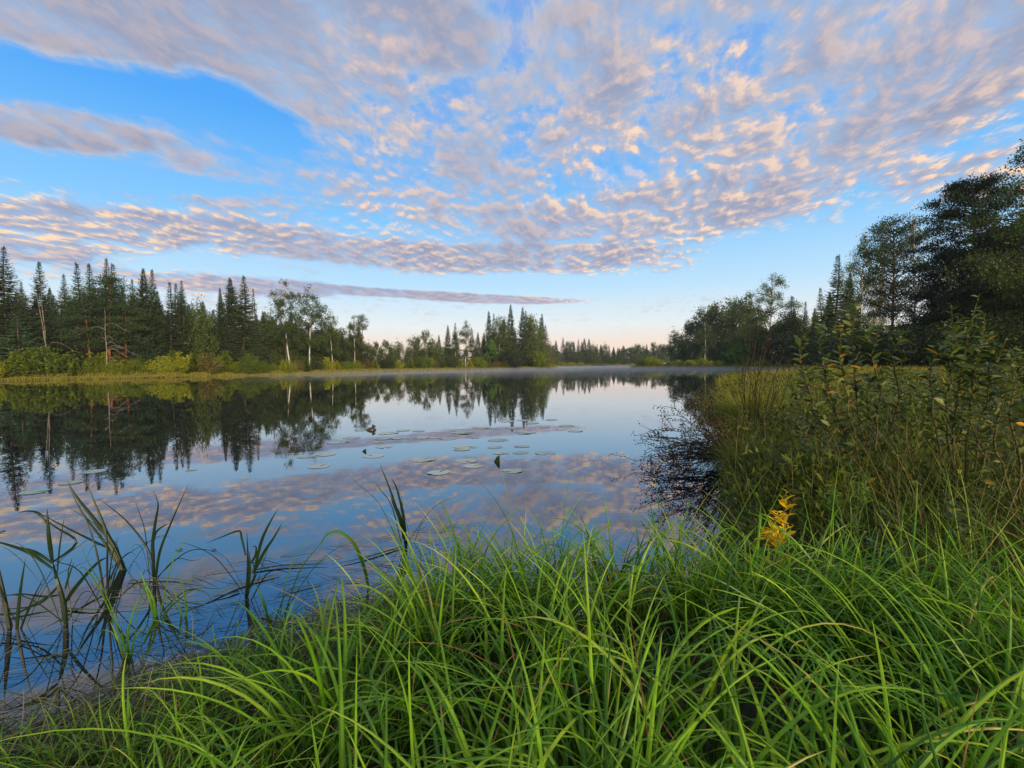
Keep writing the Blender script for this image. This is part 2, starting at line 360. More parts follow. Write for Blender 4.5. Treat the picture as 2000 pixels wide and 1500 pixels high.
def sdf(x, y):
    """distance to the shore: positive on land, negative in the lake"""
    x = np.asarray(x, float); y = np.asarray(y, float); sh = x.shape
    p = np.stack([x.ravel(), y.ravel()], -1); out = np.full(len(p), 1e9); ins = np.zeros(len(p), bool)
    for a, b in zip(LP, LQ):
        e = b - a; w = p - a; t = np.clip((w @ e) / (e @ e), 0, 1)
        out = np.minimum(out, np.hypot(*(w - t[:, None] * e).T))
        c = ((a[1] > p[:, 1]) != (b[1] > p[:, 1]))
        if abs(b[1] - a[1]) > 1e-9: ins ^= c & (p[:, 0] < (b[0] - a[0]) * (p[:, 1] - a[1]) / (b[1] - a[1]) + a[0])
    return (np.where(ins, -1, 1) * out).reshape(sh)
def wob(x, y):
    return 0.5 * np.sin(x * 1.7 + 0.6 * y) * np.sin(y * 1.3 - 0.4 * x) + 0.3 * np.sin(3.9 * x + 1.2) * np.sin(4.3 * y + .5)
def ground_z(x, y):
    d = sdf(x, y); dist = np.hypot(x, y)
    far = np.clip((dist - 12) / 40, 0, 1)
    d = d + wob(x, y) * 0.12 + far * 0.35 * np.sin(x * .21 + 1) * np.sin(y * .17)
    land = (0.10 + 0.18 * far) * (1 - np.exp(-np.maximum(d, 0) / 0.35)) + np.clip(d - 8, 0, 60) * 0.012 + 0.03 * wob(x * 2, y * 2) * np.clip(d, 0, 1)
    return np.where(d > 0, land, np.maximum(d * 0.35, -1.2))
rr = np.concatenate([[0], 0.3 * 1.0445 ** np.arange(0, 222)])
tt = np.linspace(0, 2 * np.pi, 721)[:-1]
# finer in front, coarser behind is not needed: one polar sheet that reaches the horizon
RR, TT = np.meshgrid(rr[1:], tt, indexing='ij')
GX = RR * np.sin(TT); GY = RR * np.cos(TT); GZ = ground_z(GX, GY)
nr, nt_ = GX.shape
Vg = np.stack([GX, GY, GZ], -1).reshape(-1, 3); Vg = np.concatenate([Vg, [[0, 0, float(ground_z(np.array(0.), np.array(0.)))]]])
i = np.arange(nr - 1)[:, None] * nt_; j = np.arange(nt_)[None]; k = (j + 1) % nt_
Fg = np.stack([i + j, i + nt_ + j, i + nt_ + k, i + k], -1).reshape(-1, 4)
Ft = np.stack([np.full(nt_, nr * nt_), np.arange(nt_), (np.arange(nt_) + 1) % nt_], -1)
m_, h = mat('soil')
tc = h.node('ShaderNodeTexCoord').outputs['Object']
n1 = h.noise(tc, 2.2, 6, 0.6); n2 = h.noise(tc, 0.12, 4)
c = h.ramp(n1, [(0.3, (.018, .016, .008)), (0.55, (.035, .036, .014)), (0.75, (.06, .058, .022))])
c = h.mix(h.smooth(n2, .4, .62), c, (.045, .06, .016))
bp = h.node('ShaderNodeBump', {'Height': n1, 'Strength': 0.6, 'Distance': 0.03})
p = h.node('ShaderNodeBsdfPrincipled', {'Base Color': c, 'Roughness': 0.9, 'Normal': bp.outputs[0]})
h.node('ShaderNodeOutputMaterial', {'Surface': p.outputs[0]})
ground = mesh_obj('ground', Vg, [Fg, Ft], m_, smooth=True)
tag(ground, 'dark boggy ground of the lake shores', 'ground', kind='structure')

# water: one still sheet, dark brown peat water with faint ripples
m_, h = mat('lake_water')
tc = h.node('ShaderNodeTexCoord').outputs['Object']
w1 = h.noise(h.vm('MULTIPLY', tc, (1.0, 2.2, 1.0)), 1.1, 3, 0.55)
w2 = h.noise(h.vm('MULTIPLY', tc, (1.0, 1.6, 1.0)), 0.18, 2, 0.5)
hh = h.m('ADD', h.m('MULTIPLY', w1, 0.35), w2)
bp = h.node('ShaderNodeBump', {'Height': hh, 'Strength': 0.04, 'Distance': 0.05})
film = h.smooth(h.noise(tc, 0.35, 4), 0.5, 0.8, 0.0, 0.05)
df = h.node('ShaderNodeBsdfDiffuse', {'Color': (.010, .013, .016, 1)})
gl = h.node('ShaderNodeBsdfGlossy', {'Color': (.93, .95, 1.0, 1), 'Roughness': film, 'Normal': bp.outputs[0]})
fr = h.node('ShaderNodeFresnel', {'IOR': 1.80, 'Normal': bp.outputs[0]})
mx = h.node('ShaderNodeMixShader', {0: h.m('MULTIPLY_ADD', fr.outputs[0], .86, 0.14, clamp=True), 1: df.outputs[0], 2: gl.outputs[0]})
h.node('ShaderNodeOutputMaterial', {'Surface': mx.outputs[0]})
water = mesh_obj('lake_water', [[-260, -60, 0], [260, -60, 0], [260, 420, 0], [-260, 420, 0]], [[[0, 1, 2, 3]]], m_)
tag(water, 'still dark lake water mirroring the clouds', 'water', kind='structure')

# ------------------------------------------------------------------ tree builders (metres, base at the origin)
def rs(s): return np.random.default_rng(s)
def spruce(seed, H=18, Rr=2.6, density=1.0, needle=0.42, material='spruce', name='spruce_tree', low=0.06, droop=1.0, broken=0.0, bark='bark_dark'):
    r = rs(seed); root = thing(name, '', '')
    t = Mesh(); zz = np.linspace(0, H, 9)
    tube(t, np.stack([.15 * np.sin(zz * .3 + seed), .12 * np.cos(zz * .27), zz], -1), np.linspace(H * .011, .015, 9) + .01, 7)
    c = Mesh(); z = low * H; P, D, Ls, Ws, C = [], [], [], [], []
    while z < H * 0.985:
        f = z / H; nb = r.integers(5, 8); prof = min((1 - f) ** 1.02 * 1.12, 1.0) * (1 - 0.30 * math.exp(-f / 0.06))
        a0 = r.uniform(0, 6.28); 
        for b in range(nb):
            if r.random() < broken: continue
            a = a0 + b * 6.283 / nb + r.normal(0, .22); L = 1.3 * Rr * prof * r.uniform(.62, 1.15) + .05
            slope = (0.55 * f - 0.28 * (1 - f)) * droop + r.normal(0, .07)
            n = max(3, int(L / (0.20 / density))); s = (np.arange(n) + .6) / n
            hx = s * L * math.cos(slope); hz = s * L * math.sin(slope) - 0.16 * L * droop * np.sin(s * 3.0) * (1 - f * .7) + .10 * L * s ** 3
            c0 = np.stack([hx * math.cos(a), hx * math.sin(a), z + hz], -1)
            if L > 0.6: tube(t, np.vstack([[0, 0, z], c0[[n // 2, n - 1]]]), [.03 * L ** .5, .018 * L ** .5, .005], 3)
            for sd, cnt in ((-1, 2), (1, 2), (0, 1)):
                for q in range(cnt):
                    da = a + sd * r.uniform(.45, 1.15, n); dn = r.uniform(-.75, -.05, n) * droop * (1 - .5 * f) + (.3 if sd == 0 else 0) * (.2 + f)
                    d = np.stack([np.cos(da) * np.cos(dn), np.sin(da) * np.cos(dn), np.sin(dn)], -1)
                    l = needle * r.uniform(.6, 1.2, n) * (0.55 + .6 * (1 - s)) * (0.32 + .68 * min(1, L / 1.3))
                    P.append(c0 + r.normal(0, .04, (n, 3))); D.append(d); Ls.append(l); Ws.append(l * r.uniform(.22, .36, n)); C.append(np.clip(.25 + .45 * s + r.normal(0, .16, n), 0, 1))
        z += r.uniform(.26, .46) * (0.6 + .7 * (1 - f)) / (density ** .5)
    # leader
    P.append(np.repeat([[0, 0, H * .965]], 6, 0)); e = r.normal(0, .35, (6, 3)); e[:, 2] = 1.2; D.append(norm(e)); Ls.append(np.full(6, H * .035)); Ws.append(np.full(6, .06)); C.append(np.full(6, .6))
    P = np.concatenate(P); D = np.concatenate(D)
    leaves(c, P, D, np.concatenate(Ls), np.concatenate(Ws), r, np.concatenate(C))
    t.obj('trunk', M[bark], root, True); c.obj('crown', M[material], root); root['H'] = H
    return root
def birch(seed, H=16, Rr=2.4, nleaf=9000, leaf=0.17, material='birch', name='birch_tree', bark='bark_birch', lean=(0, 0), low=0.28, shape=1.0, droop=1.0, tw=1.0, clump=.35, per=14):
    r = rs(seed); root = thing(name, '', ''); t = Mesh(); zs = np.linspace(0, H * .96, 10)
    ax = lambda z: np.stack([lean[0] * z + .18 * np.sin(z * .35 + seed), lean[1] * z + .15 * np.cos(z * .31 + seed), z], -1)
    tube(t, ax(zs), np.linspace(H * .0068 * tw, .015, 10) + .02, 7)
    nl = 46; f = low + (1 - low) * np.sort(r.uniform(0, .97, nl)) ; ends = []; wts = []
    b = Mesh()
    for q in range(nl):
        z = f[q] * H; g_ = (f[q] - low) / (1 - low); prof = (math.sin(min(1, g_ * 1.0 + .12) * math.pi) ** .7 * .75 + .28 * (1 - g_)) ** shape
        a = r.uniform(0, 6.283); L = Rr * prof * r.uniform(.5, 1.2) + .3; up = r.uniform(.5, 1.1) * (0.7 + .5 * g_)
        s = np.linspace(0, 1, 6); hx = L * s; hz = L * up * (s - .55 * droop * s ** 2.4)
        c0 = ax(np.array([z])) + np.stack([hx * math.cos(a), hx * math.sin(a), hz], -1) - [[0, 0, L * .15]]
        tube(b, c0, np.linspace(.035, .006, 6) * L ** .6, 4); ends.append(c0[2:]); wts.append(np.full(4, L))
        for k2 in range(4):
            i0 = r.integers(2, 6); a2 = a + r.normal(0, 1.0); l2 = L * r.uniform(.25, .55)
            s2 = np.linspace(0, 1, 4); c2 = c0[i0] + np.stack([l2 * s2 * math.cos(a2), l2 * s2 * math.sin(a2), l2 * (.35 * s2 - droop * s2 ** 2 * .9)], -1)
            tube(b, c2, np.linspace(.012, .004, 4), 3); ends.append(c2[1:]); wts.append(np.full(3, L))
    E = np.concatenate(ends); we = np.concatenate(wts); idx = r.choice(len(E), int(nleaf / per), p=we / we.sum()); cen = E[idx] + r.normal(0, clump * .6, (len(idx), 3))
    w = r.integers(0, len(cen), nleaf); off = r.normal(0, 1, (nleaf, 3)) * [clump * .55, clump * .55, clump * .8 * max(droop, .5)]
    p = cen[w] + off; p[:, 2] = np.minimum(p[:, 2], H + .2)
    d = norm(r.normal(0, 1, (nleaf, 3)) + [0, 0, -.5]); cc = np.clip(r.uniform(.1, .9, len(cen))[w] * .55 + r.uniform(0, .5, nleaf), 0, 1)
    c = Mesh(); leaves(c, p, d, leaf * r.uniform(.7, 1.3, nleaf), leaf * r.uniform(.5, .9, nleaf), r, cc)
    trunk_obj(t, b, M[bark], M['twig'], root); c.obj('crown', M[material], root); root['H'] = H
    return root
def pine(seed, H=15, Rr=2.8, nclump=110, per=70, material='pine', name='pine_tree', low=.45, needle=.26, lean=(0, 0), flat=.42, top=1.0, bare=6, clump=.55, tw=1.0):
    r = rs(seed); root = thing(name, '', ''); t = Mesh(); zs = np.linspace(0, H * .93, 11)
    ax = lambda z: np.stack([lean[0] * z + .15 * np.sin(z * .25 + seed), lean[1] * z + .12 * np.cos(z * .3 + seed), z], -1)
    tube(t, ax(zs), np.linspace(H * .012 * tw, .04, 11) + .02, 8)
    c = Mesh(); b = Mesh(); P = []; C = []
    for q in range(nclump):
        g_ = r.uniform(0, 1); z = H * (low + (0.97 - low) * g_)
        prof = (1 - g_ ** 2.2) ** .6 * (0.55 + .45 * min(1, g_ * 3)) * top + .15
        a = r.uniform(0, 6.283); L = Rr * prof * r.uniform(.35, 1.1)
        o = ax(np.array([z]))[0]; e = o + [L * math.cos(a), L * math.sin(a), L * r.uniform(.0, .35)]
        tube(b, [o - [0, 0, .2 * L], (o + e) / 2 + [0, 0, -.08 * L], e], [.05, .03, .012], 4)
        P.append(e + r.normal(0, 1, (per, 3)) * [clump, clump, clump * flat]); C.append(np.clip(r.uniform(.2, .7) + r.normal(0, .15, per), 0, 1))
    for q in range(bare):
        z = H * r.uniform(.12, low); a = r.uniform(0, 6.283); L = r.uniform(.8, 2.0); o = ax(np.array([z]))[0]
        tube(b, [o, o + [L * .5 * math.cos(a), L * .5 * math.sin(a), .1], o + [L * math.cos(a), L * math.sin(a), -.15 * L]], [.03, .02, .006], 4)
    P = np.concatenate(P); C = np.concatenate(C); d = norm(r.normal(0, 1, P.shape) + [0, 0, .5])
    leaves(c, P, d, needle * r.uniform(.7, 1.3, len(P)), needle * r.uniform(.22, .42, len(P)), r, C)
    trunk_obj(t, b, M['bark_pine'] if material == 'pine' else M['bark_dark'], M['twig'], root); c.obj('crown', M[material], root); root['H'] = H
    return root
def bush(seed, H=3.2, Rr=1.8, nleaf=3200, leaf=.17, material='bush', name='willow_bush', spiky=.5, squat=1.0):
    r = rs(seed); root = thing(name, '', ''); b = Mesh(); ends = []
    ns = 26
    for q in range(ns):
        a = r.uniform(0, 6.283); rad = Rr * r.uniform(.05, 1) ** .8; h_ = H * (1 - .45 * (rad / Rr) ** 2) * r.uniform(.6, 1.0)
        if q < 3: rad *= .3; h_ = H * r.uniform(.92, 1.0)
        s = np.linspace(0, 1, 7); x0 = r.normal(0, .15 * Rr, 2)
        c0 = np.stack([x0[0] + rad * s ** 1.2 * math.cos(a), x0[1] + rad * s ** 1.2 * math.sin(a), h_ * s], -1)
        tube(b, c0, np.linspace(.022, .005, 7), 4); ends.append(c0[1:]); ends.append(c0[4:])
    E = np.concatenate(ends); w = r.integers(0, len(E), nleaf); tall = E[w, 2] / H
    off = r.normal(0, 1, (nleaf, 3)) * (Rr * .17) * (1.15 - spiky * tall)[:, None]
    p = E[w] + off; p[:, 2] = np.clip(p[:, 2], .05, H * 1.02)
    d = norm(r.normal(0, 1, p.shape) + [0, 0, .35]); cl = r.uniform(0, 1, len(E))[w]
    c = Mesh(); leaves(c, p, d, leaf * r.uniform(.7, 1.4, nleaf), leaf * r.uniform(.4, .75, nleaf), r, np.clip(.5 * cl + .5 * r.random(nleaf), 0, 1))
    b.obj('stems', M['twig'], root); c.obj('foliage', M[material], root); root['H'] = H
    return root
def snag(seed, H, lean=(0, 0), branches=9, name='dead_tree'):
    r = rs(seed); root = thing(name, '', ''); t = Mesh(); zs = np.linspace(0, H, 9)
    ax = lambda z: np.stack([lean[0] * z + .06 * np.sin(z + seed), lean[1] * z, z], -1)
    tube(t, ax(zs), np.linspace(H * .007 + .03, .02, 9), 6)
    b = Mesh()
    for q in range(branches):
        z = r.uniform(.22, .8) * H; a = r.choice([0, 3.14]) + r.normal(0, .5); L = r.uniform(.12, .38) * H; o = ax(np.array([z]))[0]; s = np.linspace(0, 1, 6)
        c0 = o + np.stack([L * s * math.cos(a), L * s * math.sin(a), L * (.35 * s - .6 * s ** 2 + .08 * np.sin(s * 6))], -1)
        tube(b, c0, np.linspace(.05, .014, 6), 4)
        for k2 in range(3):
            i0 = r.integers(2, 5); v = r.normal(0, 1, 3) * .25 * L; tube(b, [c0[i0], c0[i0] + v * .5 + [0, 0, .1], c0[i0] + v], [.025, .015, .008], 3)
    trunk_obj(t, b, M['bark_dead'], M['bark_dead'], root)
    root['H'] = H
    return root

ORD = ['first', 'second', 'third', 'fourth', 'fifth', 'sixth', 'seventh', 'eighth', 'ninth', 'tenth', 'eleventh', 'twelfth', 'thirteenth', 'fourteenth', 'fifteenth', 'sixteenth',
       'seventeenth', 'eighteenth', 'nineteenth', 'twentieth', 'twenty-first', 'twenty-second', 'twenty-third', 'twenty-fourth', 'twenty-fifth', 'twenty-sixth', 'twenty-seventh', 'twenty-eighth', 'twenty-ninth', 'thirtieth',
       'thirty-first', 'thirty-second', 'thirty-third', 'thirty-fourth', 'thirty-fifth', 'thirty-sixth', 'thirty-seventh', 'thirty-eighth', 'thirty-ninth', 'fortieth', 'forty-first', 'forty-second', 'forty-third', 'forty-fourth', 'forty-fifth', 'forty-sixth', 'forty-seventh', 'forty-eighth', 'forty-ninth', 'fiftieth']
USED = set(); PR = {}
PROTO = dict(
    S0=lambda: spruce(1, 19, 3.0), S1=lambda: spruce(2, 17, 2.9, droop=1.25, broken=.18), S2=lambda: spruce(3, 15, 2.1, droop=.9), S3=lambda: spruce(4, 18, 3.4, droop=1.5, needle=.5),
    SF=lambda: spruce(5, 18, 3.3, density=.55, needle=.75), SG=lambda: spruce(6, 17, 2.8, density=.55, needle=.7, broken=.2), SN=lambda: spruce(7, 16, 1.5, density=.9, droop=1.3, broken=.25, low=.3),
    SB=lambda: spruce(8, 5.5, 1.7, 1.5, .3, material='blue_spruce', name='young_spruce', low=.03, droop=.4),
    SR=lambda: spruce(9, 13, 2.2, .8, .5, material='rust', name='rusty_spruce', droop=.9),
    P0=lambda: pine(11, 16, 3.9, 170, 90, low=.30, flat=.30, clump=.62), P1=lambda: pine(12, 14, 3.4, 130, 90, low=.34, flat=.30, clump=.6), PT=lambda: pine(13, 14, 1.25, 36, 60, low=.72, clump=.32, bare=2, flat=.7, tw=.9),
    PD=lambda: pine(14, 17, 5.0, 250, 170, material='dark_pine', low=.18, needle=.27, clump=.52, flat=.26), PE=lambda: pine(15, 15, 4.2, 260, 150, material='dark_pine', low=.15, needle=.24, clump=.6, flat=.30),
    B0=lambda: birch(21, 17, 2.6, 11000, .17, low=.34, clump=.34, per=30), B1=lambda: birch(22, 15, 2.7, 11000, .17, low=.28, clump=.34, per=30), B2=lambda: birch(23, 13, 1.8, 7000, .16, low=.15),
    BF=lambda: birch(24, 15, 2.2, 4200, .32, low=.10, clump=.5), BG=lambda: birch(25, 13, 2.6, 4600, .32, low=.06, clump=.6, name='leafy_tree', bark='bark_dark'),
    BH=lambda: birch(26, 15, 2.9, 17000, .13, low=.16, clump=.34, tw=1.3, per=42), BY=lambda: birch(27, 17, 2.6, 14000, .13, material='gold', low=.22, clump=.34, per=42),
    BD=lambda: birch(28, 9, 3.2, 12000, .2, material='bush_dark', name='leafy_tree', bark='bark_dark', low=.08, clump=.6, droop=.6),
    BT=lambda: birch(29, 4.5, 1.5, 2600, .16, material='bright_tree', name='leafy_tree', bark='bark_dark', low=.12, clump=.26, droop=.2),
    WS=lambda: spruce(38, 4.2, 1.15, 2.2, .75, material='bush', name='yellow_sapling', low=.03, droop=-.5), WG=lambda: bush(39, 2.6, 1.3, 2400, material='gold', spiky=.8), W0=lambda: bush(31), W1=lambda: bush(32, 2.8, 1.7, spiky=.8), W2=lambda: bush(33, 3.6, 1.5, spiky=.85), W3=lambda: bush(34, 2.2, 2.2, spiky=.2),
    WF=lambda: bush(35, 3.0, 2.4, 2600, .26), WD=lambda: bush(36, 3.2, 2.4, 4500, .18, material='bush_dark', name='dark_bush'), WE=lambda: bush(37, 2.4, 1.2, 3000, .16, spiky=.9),
)
PLACED = []
def plant(kind, px, top, Y, label, cat, group, rot=None, wide=1.0, lean=None, order=True, minz=None):
    """stand a tree at depth Y so that its tip rises to the height seen in the photo"""
    first = kind not in PR
    if first: PR[kind] = PROTO[kind]()
    o = PR[kind] if first else copy_tree(PR[kind])
    off = 0.6 if kind in ('WS', 'WG', 'W0', 'W1', 'W2', 'W3', 'WE', 'WF', 'WD', 'BT') else 8.0
    while True:                                   # every plant stands on land, clear of the water
        P_ = pt(px, top, Y)
        if float(sdf(np.array(P_.x), np.array(Y))) >= off or Y > 500: break
        Y += 1.5
    z0 = float(ground_z(np.array(P_.x), np.array(Y)))
    if minz is not None: z0 = max(z0, minz)
    Hh = P_.z - z0; s = Hh / PR[kind]['H']
    o.location = (P_.x, Y, z0 - 0.05); o.scale = (s * wide, s * wide, s)
    o.rotation_euler = (0, 0, rot if rot is not None else (px * 1.37 + Y) % 6.28)
    q_ = math.sin(px * 12.9898 + Y * 78.233) * 43758.5453; q_ -= math.floor(q_)         # no two of a kind stand alike
    if kind[0] in 'SBPW' and s: o.scale = (o.scale[0] * (.88 + .3 * q_), o.scale[1] * (.95 + .2 * (1 - q_)), o.scale[2]); o.rotation_euler = ((q_ - .5) * .05, (.5 - q_ * q_) * .05, o.rotation_euler[2])
    if lean: o.rotation_euler = (lean[0], lean[1], o.rotation_euler[2])
    o['label'] = label; o['category'] = cat; o['group'] = group
    if order: PLACED.append((o, px, label, cat, group))
    return o
def finish_labels():
    """where nothing but the place in its row tells a plant from its neighbours, the label counts along the row"""
    rows = {}
    for e in PLACED: rows.setdefault((e[2], e[4]), []).append(e)
    for (lab, grp), L in rows.items():
        L.sort(key=lambda e: e[1])
        for n, e in enumerate(L):
            e[0]['label'] = lab.replace('#', ORD[n] if len(L) > 1 else 'only').replace('the only ', 'the ')

# ------------------------------------------------------------------ the forest on the far left shore
GL = 'conifers on the left shore'
l1 = 'tall dark spruce, # such spire from the left on the left shore'
for px, top, Y, k, w in [(2, 478, 80, 'S0', 1.25), (68, 508, 86, 'S1', 1.0), (122, 533, 92, 'S0', 1.0), (153, 511, 95, 'S2', 1.0), (182, 513, 96, 'S1', 1.0), (211, 503, 94, 'S0', .95), (221, 512, 97, 'S2', .9),
                         (280, 521, 92, 'S3', .95), (293, 524, 95, 'S1', .9), (328, 549, 93, 'S2', 1.0), (341, 552, 97, 'S1', .9), (354, 545, 95, 'S0', .85)]:
    plant(k, px, top, Y, l1, 'spruce', GL, wide=w * 1.1)
l2 = 'spruce filling the dark forest behind, # back spruce from the left'
for px, top, Y, k in [(-40, 520, 95, 'S1'), (42, 548, 104, 'S0'), (98, 560, 108, 'S3'), (236, 560, 110, 'S3'), (256, 543, 104, 'S0'), (308, 566, 104, 'S3'), (372, 592, 108, 'S3'), (392, 600, 112, 'S1'), (408, 606, 108, 'S0'), (512, 606, 124, 'S3'), (526, 618, 128, 'S0'), (670, 650, 130, 'SF')]:
    plant(k, px, top, Y, l2, 'spruce', GL)
plant('S3', 432, 560, 104, 'narrow spruce leaning against the left side of the wide twin spruces', 'spruce', GL, order=False, wide=.8)
plant('S3', 455, 541, 108, 'broad hanging spruce, nearer the pines of the two wide twins', 'spruce', GL, order=False, wide=1.35)
plant('S0', 471, 536, 101, 'broad spruce with the highest tip of the wide twins', 'spruce', GL, order=False, wide=1.4)
plant('SN', 496, 562, 103, 'thin ragged spruce poking out beside the wide twins', 'spruce', GL, order=False)
plant('P1', 171, 572, 84, 'broad pine with a bare orange trunk on the left shore', 'pine', GL, order=False, wide=1.15)
plant('P0', 209, 538, 86, 'tallest orange trunked pine behind the bleached dead tree', 'pine', GL, order=False, wide=1.1)
plant('P1', 240, 592, 85, 'low spreading pine beside the bleached dead tree', 'pine', GL, order=False, wide=1.2)
for n, (px, top, Y, H_, ln, br, lab) in enumerate([(204, 600, 82, 9, (0.0, 0), 11, 'bleached dead tree with crooked bare branches among pines'), (71, 570, 83, 12, (-.13, 0), 2, 'pale bare trunk leaning in front of the second spruce'),
                                              (78, 552, 85, 12, (-.05, 0), 3, 'thin grey dead trunk standing behind the leaning one'), (559, 672, 112, 4, (0, 0), 0, 'short pale stump between the birch trunks')]):
    P_ = pt(px, top, Y); z0 = float(ground_z(np.array(P_.x), np.array(Y))) - .05; H_ = P_.z - z0
    o = snag(60 + n, H_, ln, br, 'tree_stump' if n == 3 else 'dead_tree'); o.location = (P_.x - ln[0] * H_, Y, z0)
    tag(o, lab, 'dead tree' if n != 3 else 'stump', 'bare trunks on the left shore')
for px, top, Y, lab in [(33, 616, 79, 'bluish young spruce near the left edge, the taller one'), (45, 652, 76, 'small bluish young spruce in front of the taller one'), (240, 668, 81, 'low bluish young spruce under the orange pines'),
                        (290, 663, 82, 'low dark green young spruce beyond the orange pines'), (438, 684, 88, 'little young spruce among the yellow bushes below the twin spruces'), (8, 650, 82, 'young spruce cut by the left edge of the view')]:
    plant('SB', px, top, Y, lab, 'young spruce', 'young spruces at the forest edge', order=False, wide=1.5)
GB = 'birches on the left shore'
plant('BG', 383, 576, 98, 'rounded green leafy tree right of the spruce spires', 'leafy tree', GB, order=False, wide=.8)
plant('B0', 562, 545, 98, 'airy birch with a leaning white trunk, tallest on the shore', 'birch', GB, order=False, lean=(0, -.06), rot=0, wide=1.05)
plant('B1', 602, 557, 100, 'wide topped birch with a straight white trunk', 'birch', GB, order=False, wide=1.05)
plant('B1', 645, 604, 106, 'birch with a thin white trunk, shorter than the two tall ones', 'birch', GB, order=False, wide=.9)
plant('B0', 689, 615, 116, 'small airy birch beside the lone tall pine', 'birch', GB, order=False, wide=1.0)
plant('PT', 709, 614, 128, 'lone bare pine with a tiny tufted crown above the treeline', 'pine', GB, order=False)
for px, top, Y, k in [(530, 600, 126, 'BG'), (548, 640, 126, 'BG'), (575, 622, 128, 'BG'), (590, 650, 130, 'BG'), (622, 628, 132, 'BG'), (640, 655, 134, 'BG'), (662, 640, 136, 'BG'), (684, 662, 140, 'BG'), (700, 672, 142, 'BF')]:
    plant(k, px, top, Y, 'green leafy tree behind the birch trunks, # such tree from the left', 'leafy tree', GB, wide=.9)
r = rs(88); x = -60
while x < 705:
    Y = 112 + max(x, 0) * .045 + r.uniform(0, 10)
    plant('S3' if r.random() < .6 else 'S0', x, (578 if x < 420 else 612) + r.uniform(-12, 26) + max(0, x - 520) * .14, Y, 'dark spruce deep inside the left forest, # inner one from the left', 'spruce', GL, wide=r.uniform(1.3, 1.8))
    x += r.uniform(15, 24)
x = 500
while x < 705:
    plant('BD', x, 630 + r.uniform(-6, 12) + (x - 500) * .10, 136 + r.uniform(0, 6), 'dim leafy tree far behind the birch trunks, # from the left', 'leafy tree', 'back row behind the birches', wide=1.1)
    x += r.uniform(20, 28)
x = 726
while x < 1070:
    plant('BG' if r.random() < .6 else 'SF', x, 676 - (22 if 940 < x < 1060 else 0) + r.uniform(-6, 8), 190 + (x - 726) * .12, 'dim tree filling the middle stand from behind, # from the left', 'tree', 'back row of the middle stand', wide=r.uniform(1.4, 1.9))
    x += r.uniform(13, 20)
# ------------------------------------------------------------------ middle stand
GM = 'trees in the middle of the far shore'
for px, top, Y, k, w in [(720, 664, 150, 'BG', 1), (734, 661, 150, 'BF', .9), (752, 658, 148, 'BF', 1), (764, 668, 150, 'BG', .9), (779, 661, 152, 'BG', 1), (806, 652, 172, 'BG', .9), (817, 650, 174, 'BF', .9), (833, 637, 176, 'BF', .8),
                         (846, 655, 178, 'BG', .9), (800, 676, 165, 'BG', 1.4), (824, 676, 168, 'BG', 1.4), (850, 674, 172, 'BG', 1.4), (890, 640, 184, 'BF', .7), (975, 609, 204, 'BF', .8), (985, 620, 204, 'BG', .8), (1032, 604, 212, 'BF', .8), (1042, 614, 212, 'BG', .9)]:
    plant(k, px, top, Y, 'green leafy tree on the middle shore, # such tree from the left', 'leafy tree', GM, wide=w)
plant('B2', 908, 624, 182, 'bright green slender birch standing ahead of the dark spruces', 'birch', GM, order=False, wide=1.0)
plant('BT', 962, 664, 200, 'small bright green tree below the first dark spruce spire', 'leafy tree', GM, order=False, wide=.7)
for px, top, Y, k, w in [(857, 653, 182, 'SF', .9), (873, 634, 185, 'SF', .9), (886, 630, 186, 'SG', .9), (922, 640, 188, 'SG', 1), (934, 648, 188, 'SF', 1), (955, 606, 204, 'SF', .85), (966, 612, 206, 'SG', .9), (996, 592, 206, 'SF', .8), (1017, 598, 206, 'SF', .85), (1025, 606, 210, 'SG', .9),
                         (1053, 620, 208, 'SG', .8), (1058, 611, 208, 'SF', .75), (945, 650, 204, 'SF', 1), (1005, 640, 214, 'SF', 1.2), (985, 645, 212, 'SF', 1.2), (1040, 640, 214, 'SF', 1.2)]:
    plant(k, px, top, Y, 'dark spruce of the middle stand, # spruce from the left', 'spruce', GM, wide=w)
plant('SR', 1066, 634, 204, 'rusty orange tree at the end of the middle stand', 'spruce', GM, order=False, wide=1.1)
plant('WD', 998, 682, 198, 'round dark bush at the foot of the middle spruces', 'bush', GM, order=False, wide=1.3)
plant('WF', 1055, 688, 202, 'green bush below the rusty orange tree', 'bush', GM, order=False, wide=1.0)
# ------------------------------------------------------------------ hazy treeline at the end of the lake
GF = 'hazy treeline at the end of the lake'
r = rs(77)
tops = [(1076, 668), (1086, 664), (1099, 659), (1106, 668), (1112, 662), (1120, 667), (1129, 662), (1136, 666), (1141, 660), (1150, 661), (1158, 668), (1166, 671), (1174, 672), (1182, 668), (1190, 674), (1198, 677), (1206, 678), (1214, 679), (1222, 678), (1231, 676), (1240, 671),
        (1248, 668), (1255, 672), (1264, 671), (1274, 664), (1283, 670), (1292, 668), (1302, 669), (1310, 665)]
for n, (px, top) in enumerate(tops):
    con = r.random() < (.65 if px < 1200 else .3)
    Y = 385 + r.uniform(0, 30) if px > 1085 else 320
    plant(('SF' if r.random() < .5 else 'SG') if con else ('BF' if r.random() < .5 else 'BG'), px, top, Y, ('bluish far spruce, # spruce along the hazy end treeline' if con else 'greyish far leafy tree, # leafy one along the hazy end treeline'), 'spruce' if con else 'leafy tree', GF, wide=r.uniform(.9, 1.25))
x = 1072
while x < 1345:
    plant('BF' if r.random() < .5 else 'SF', x, 678 + r.uniform(-5, 6), 425, 'dim tree closing the end of the lake, # from the left', 'tree', 'back row at the lake end', wide=r.uniform(1.6, 2.2))
    x += r.uniform(8, 13)
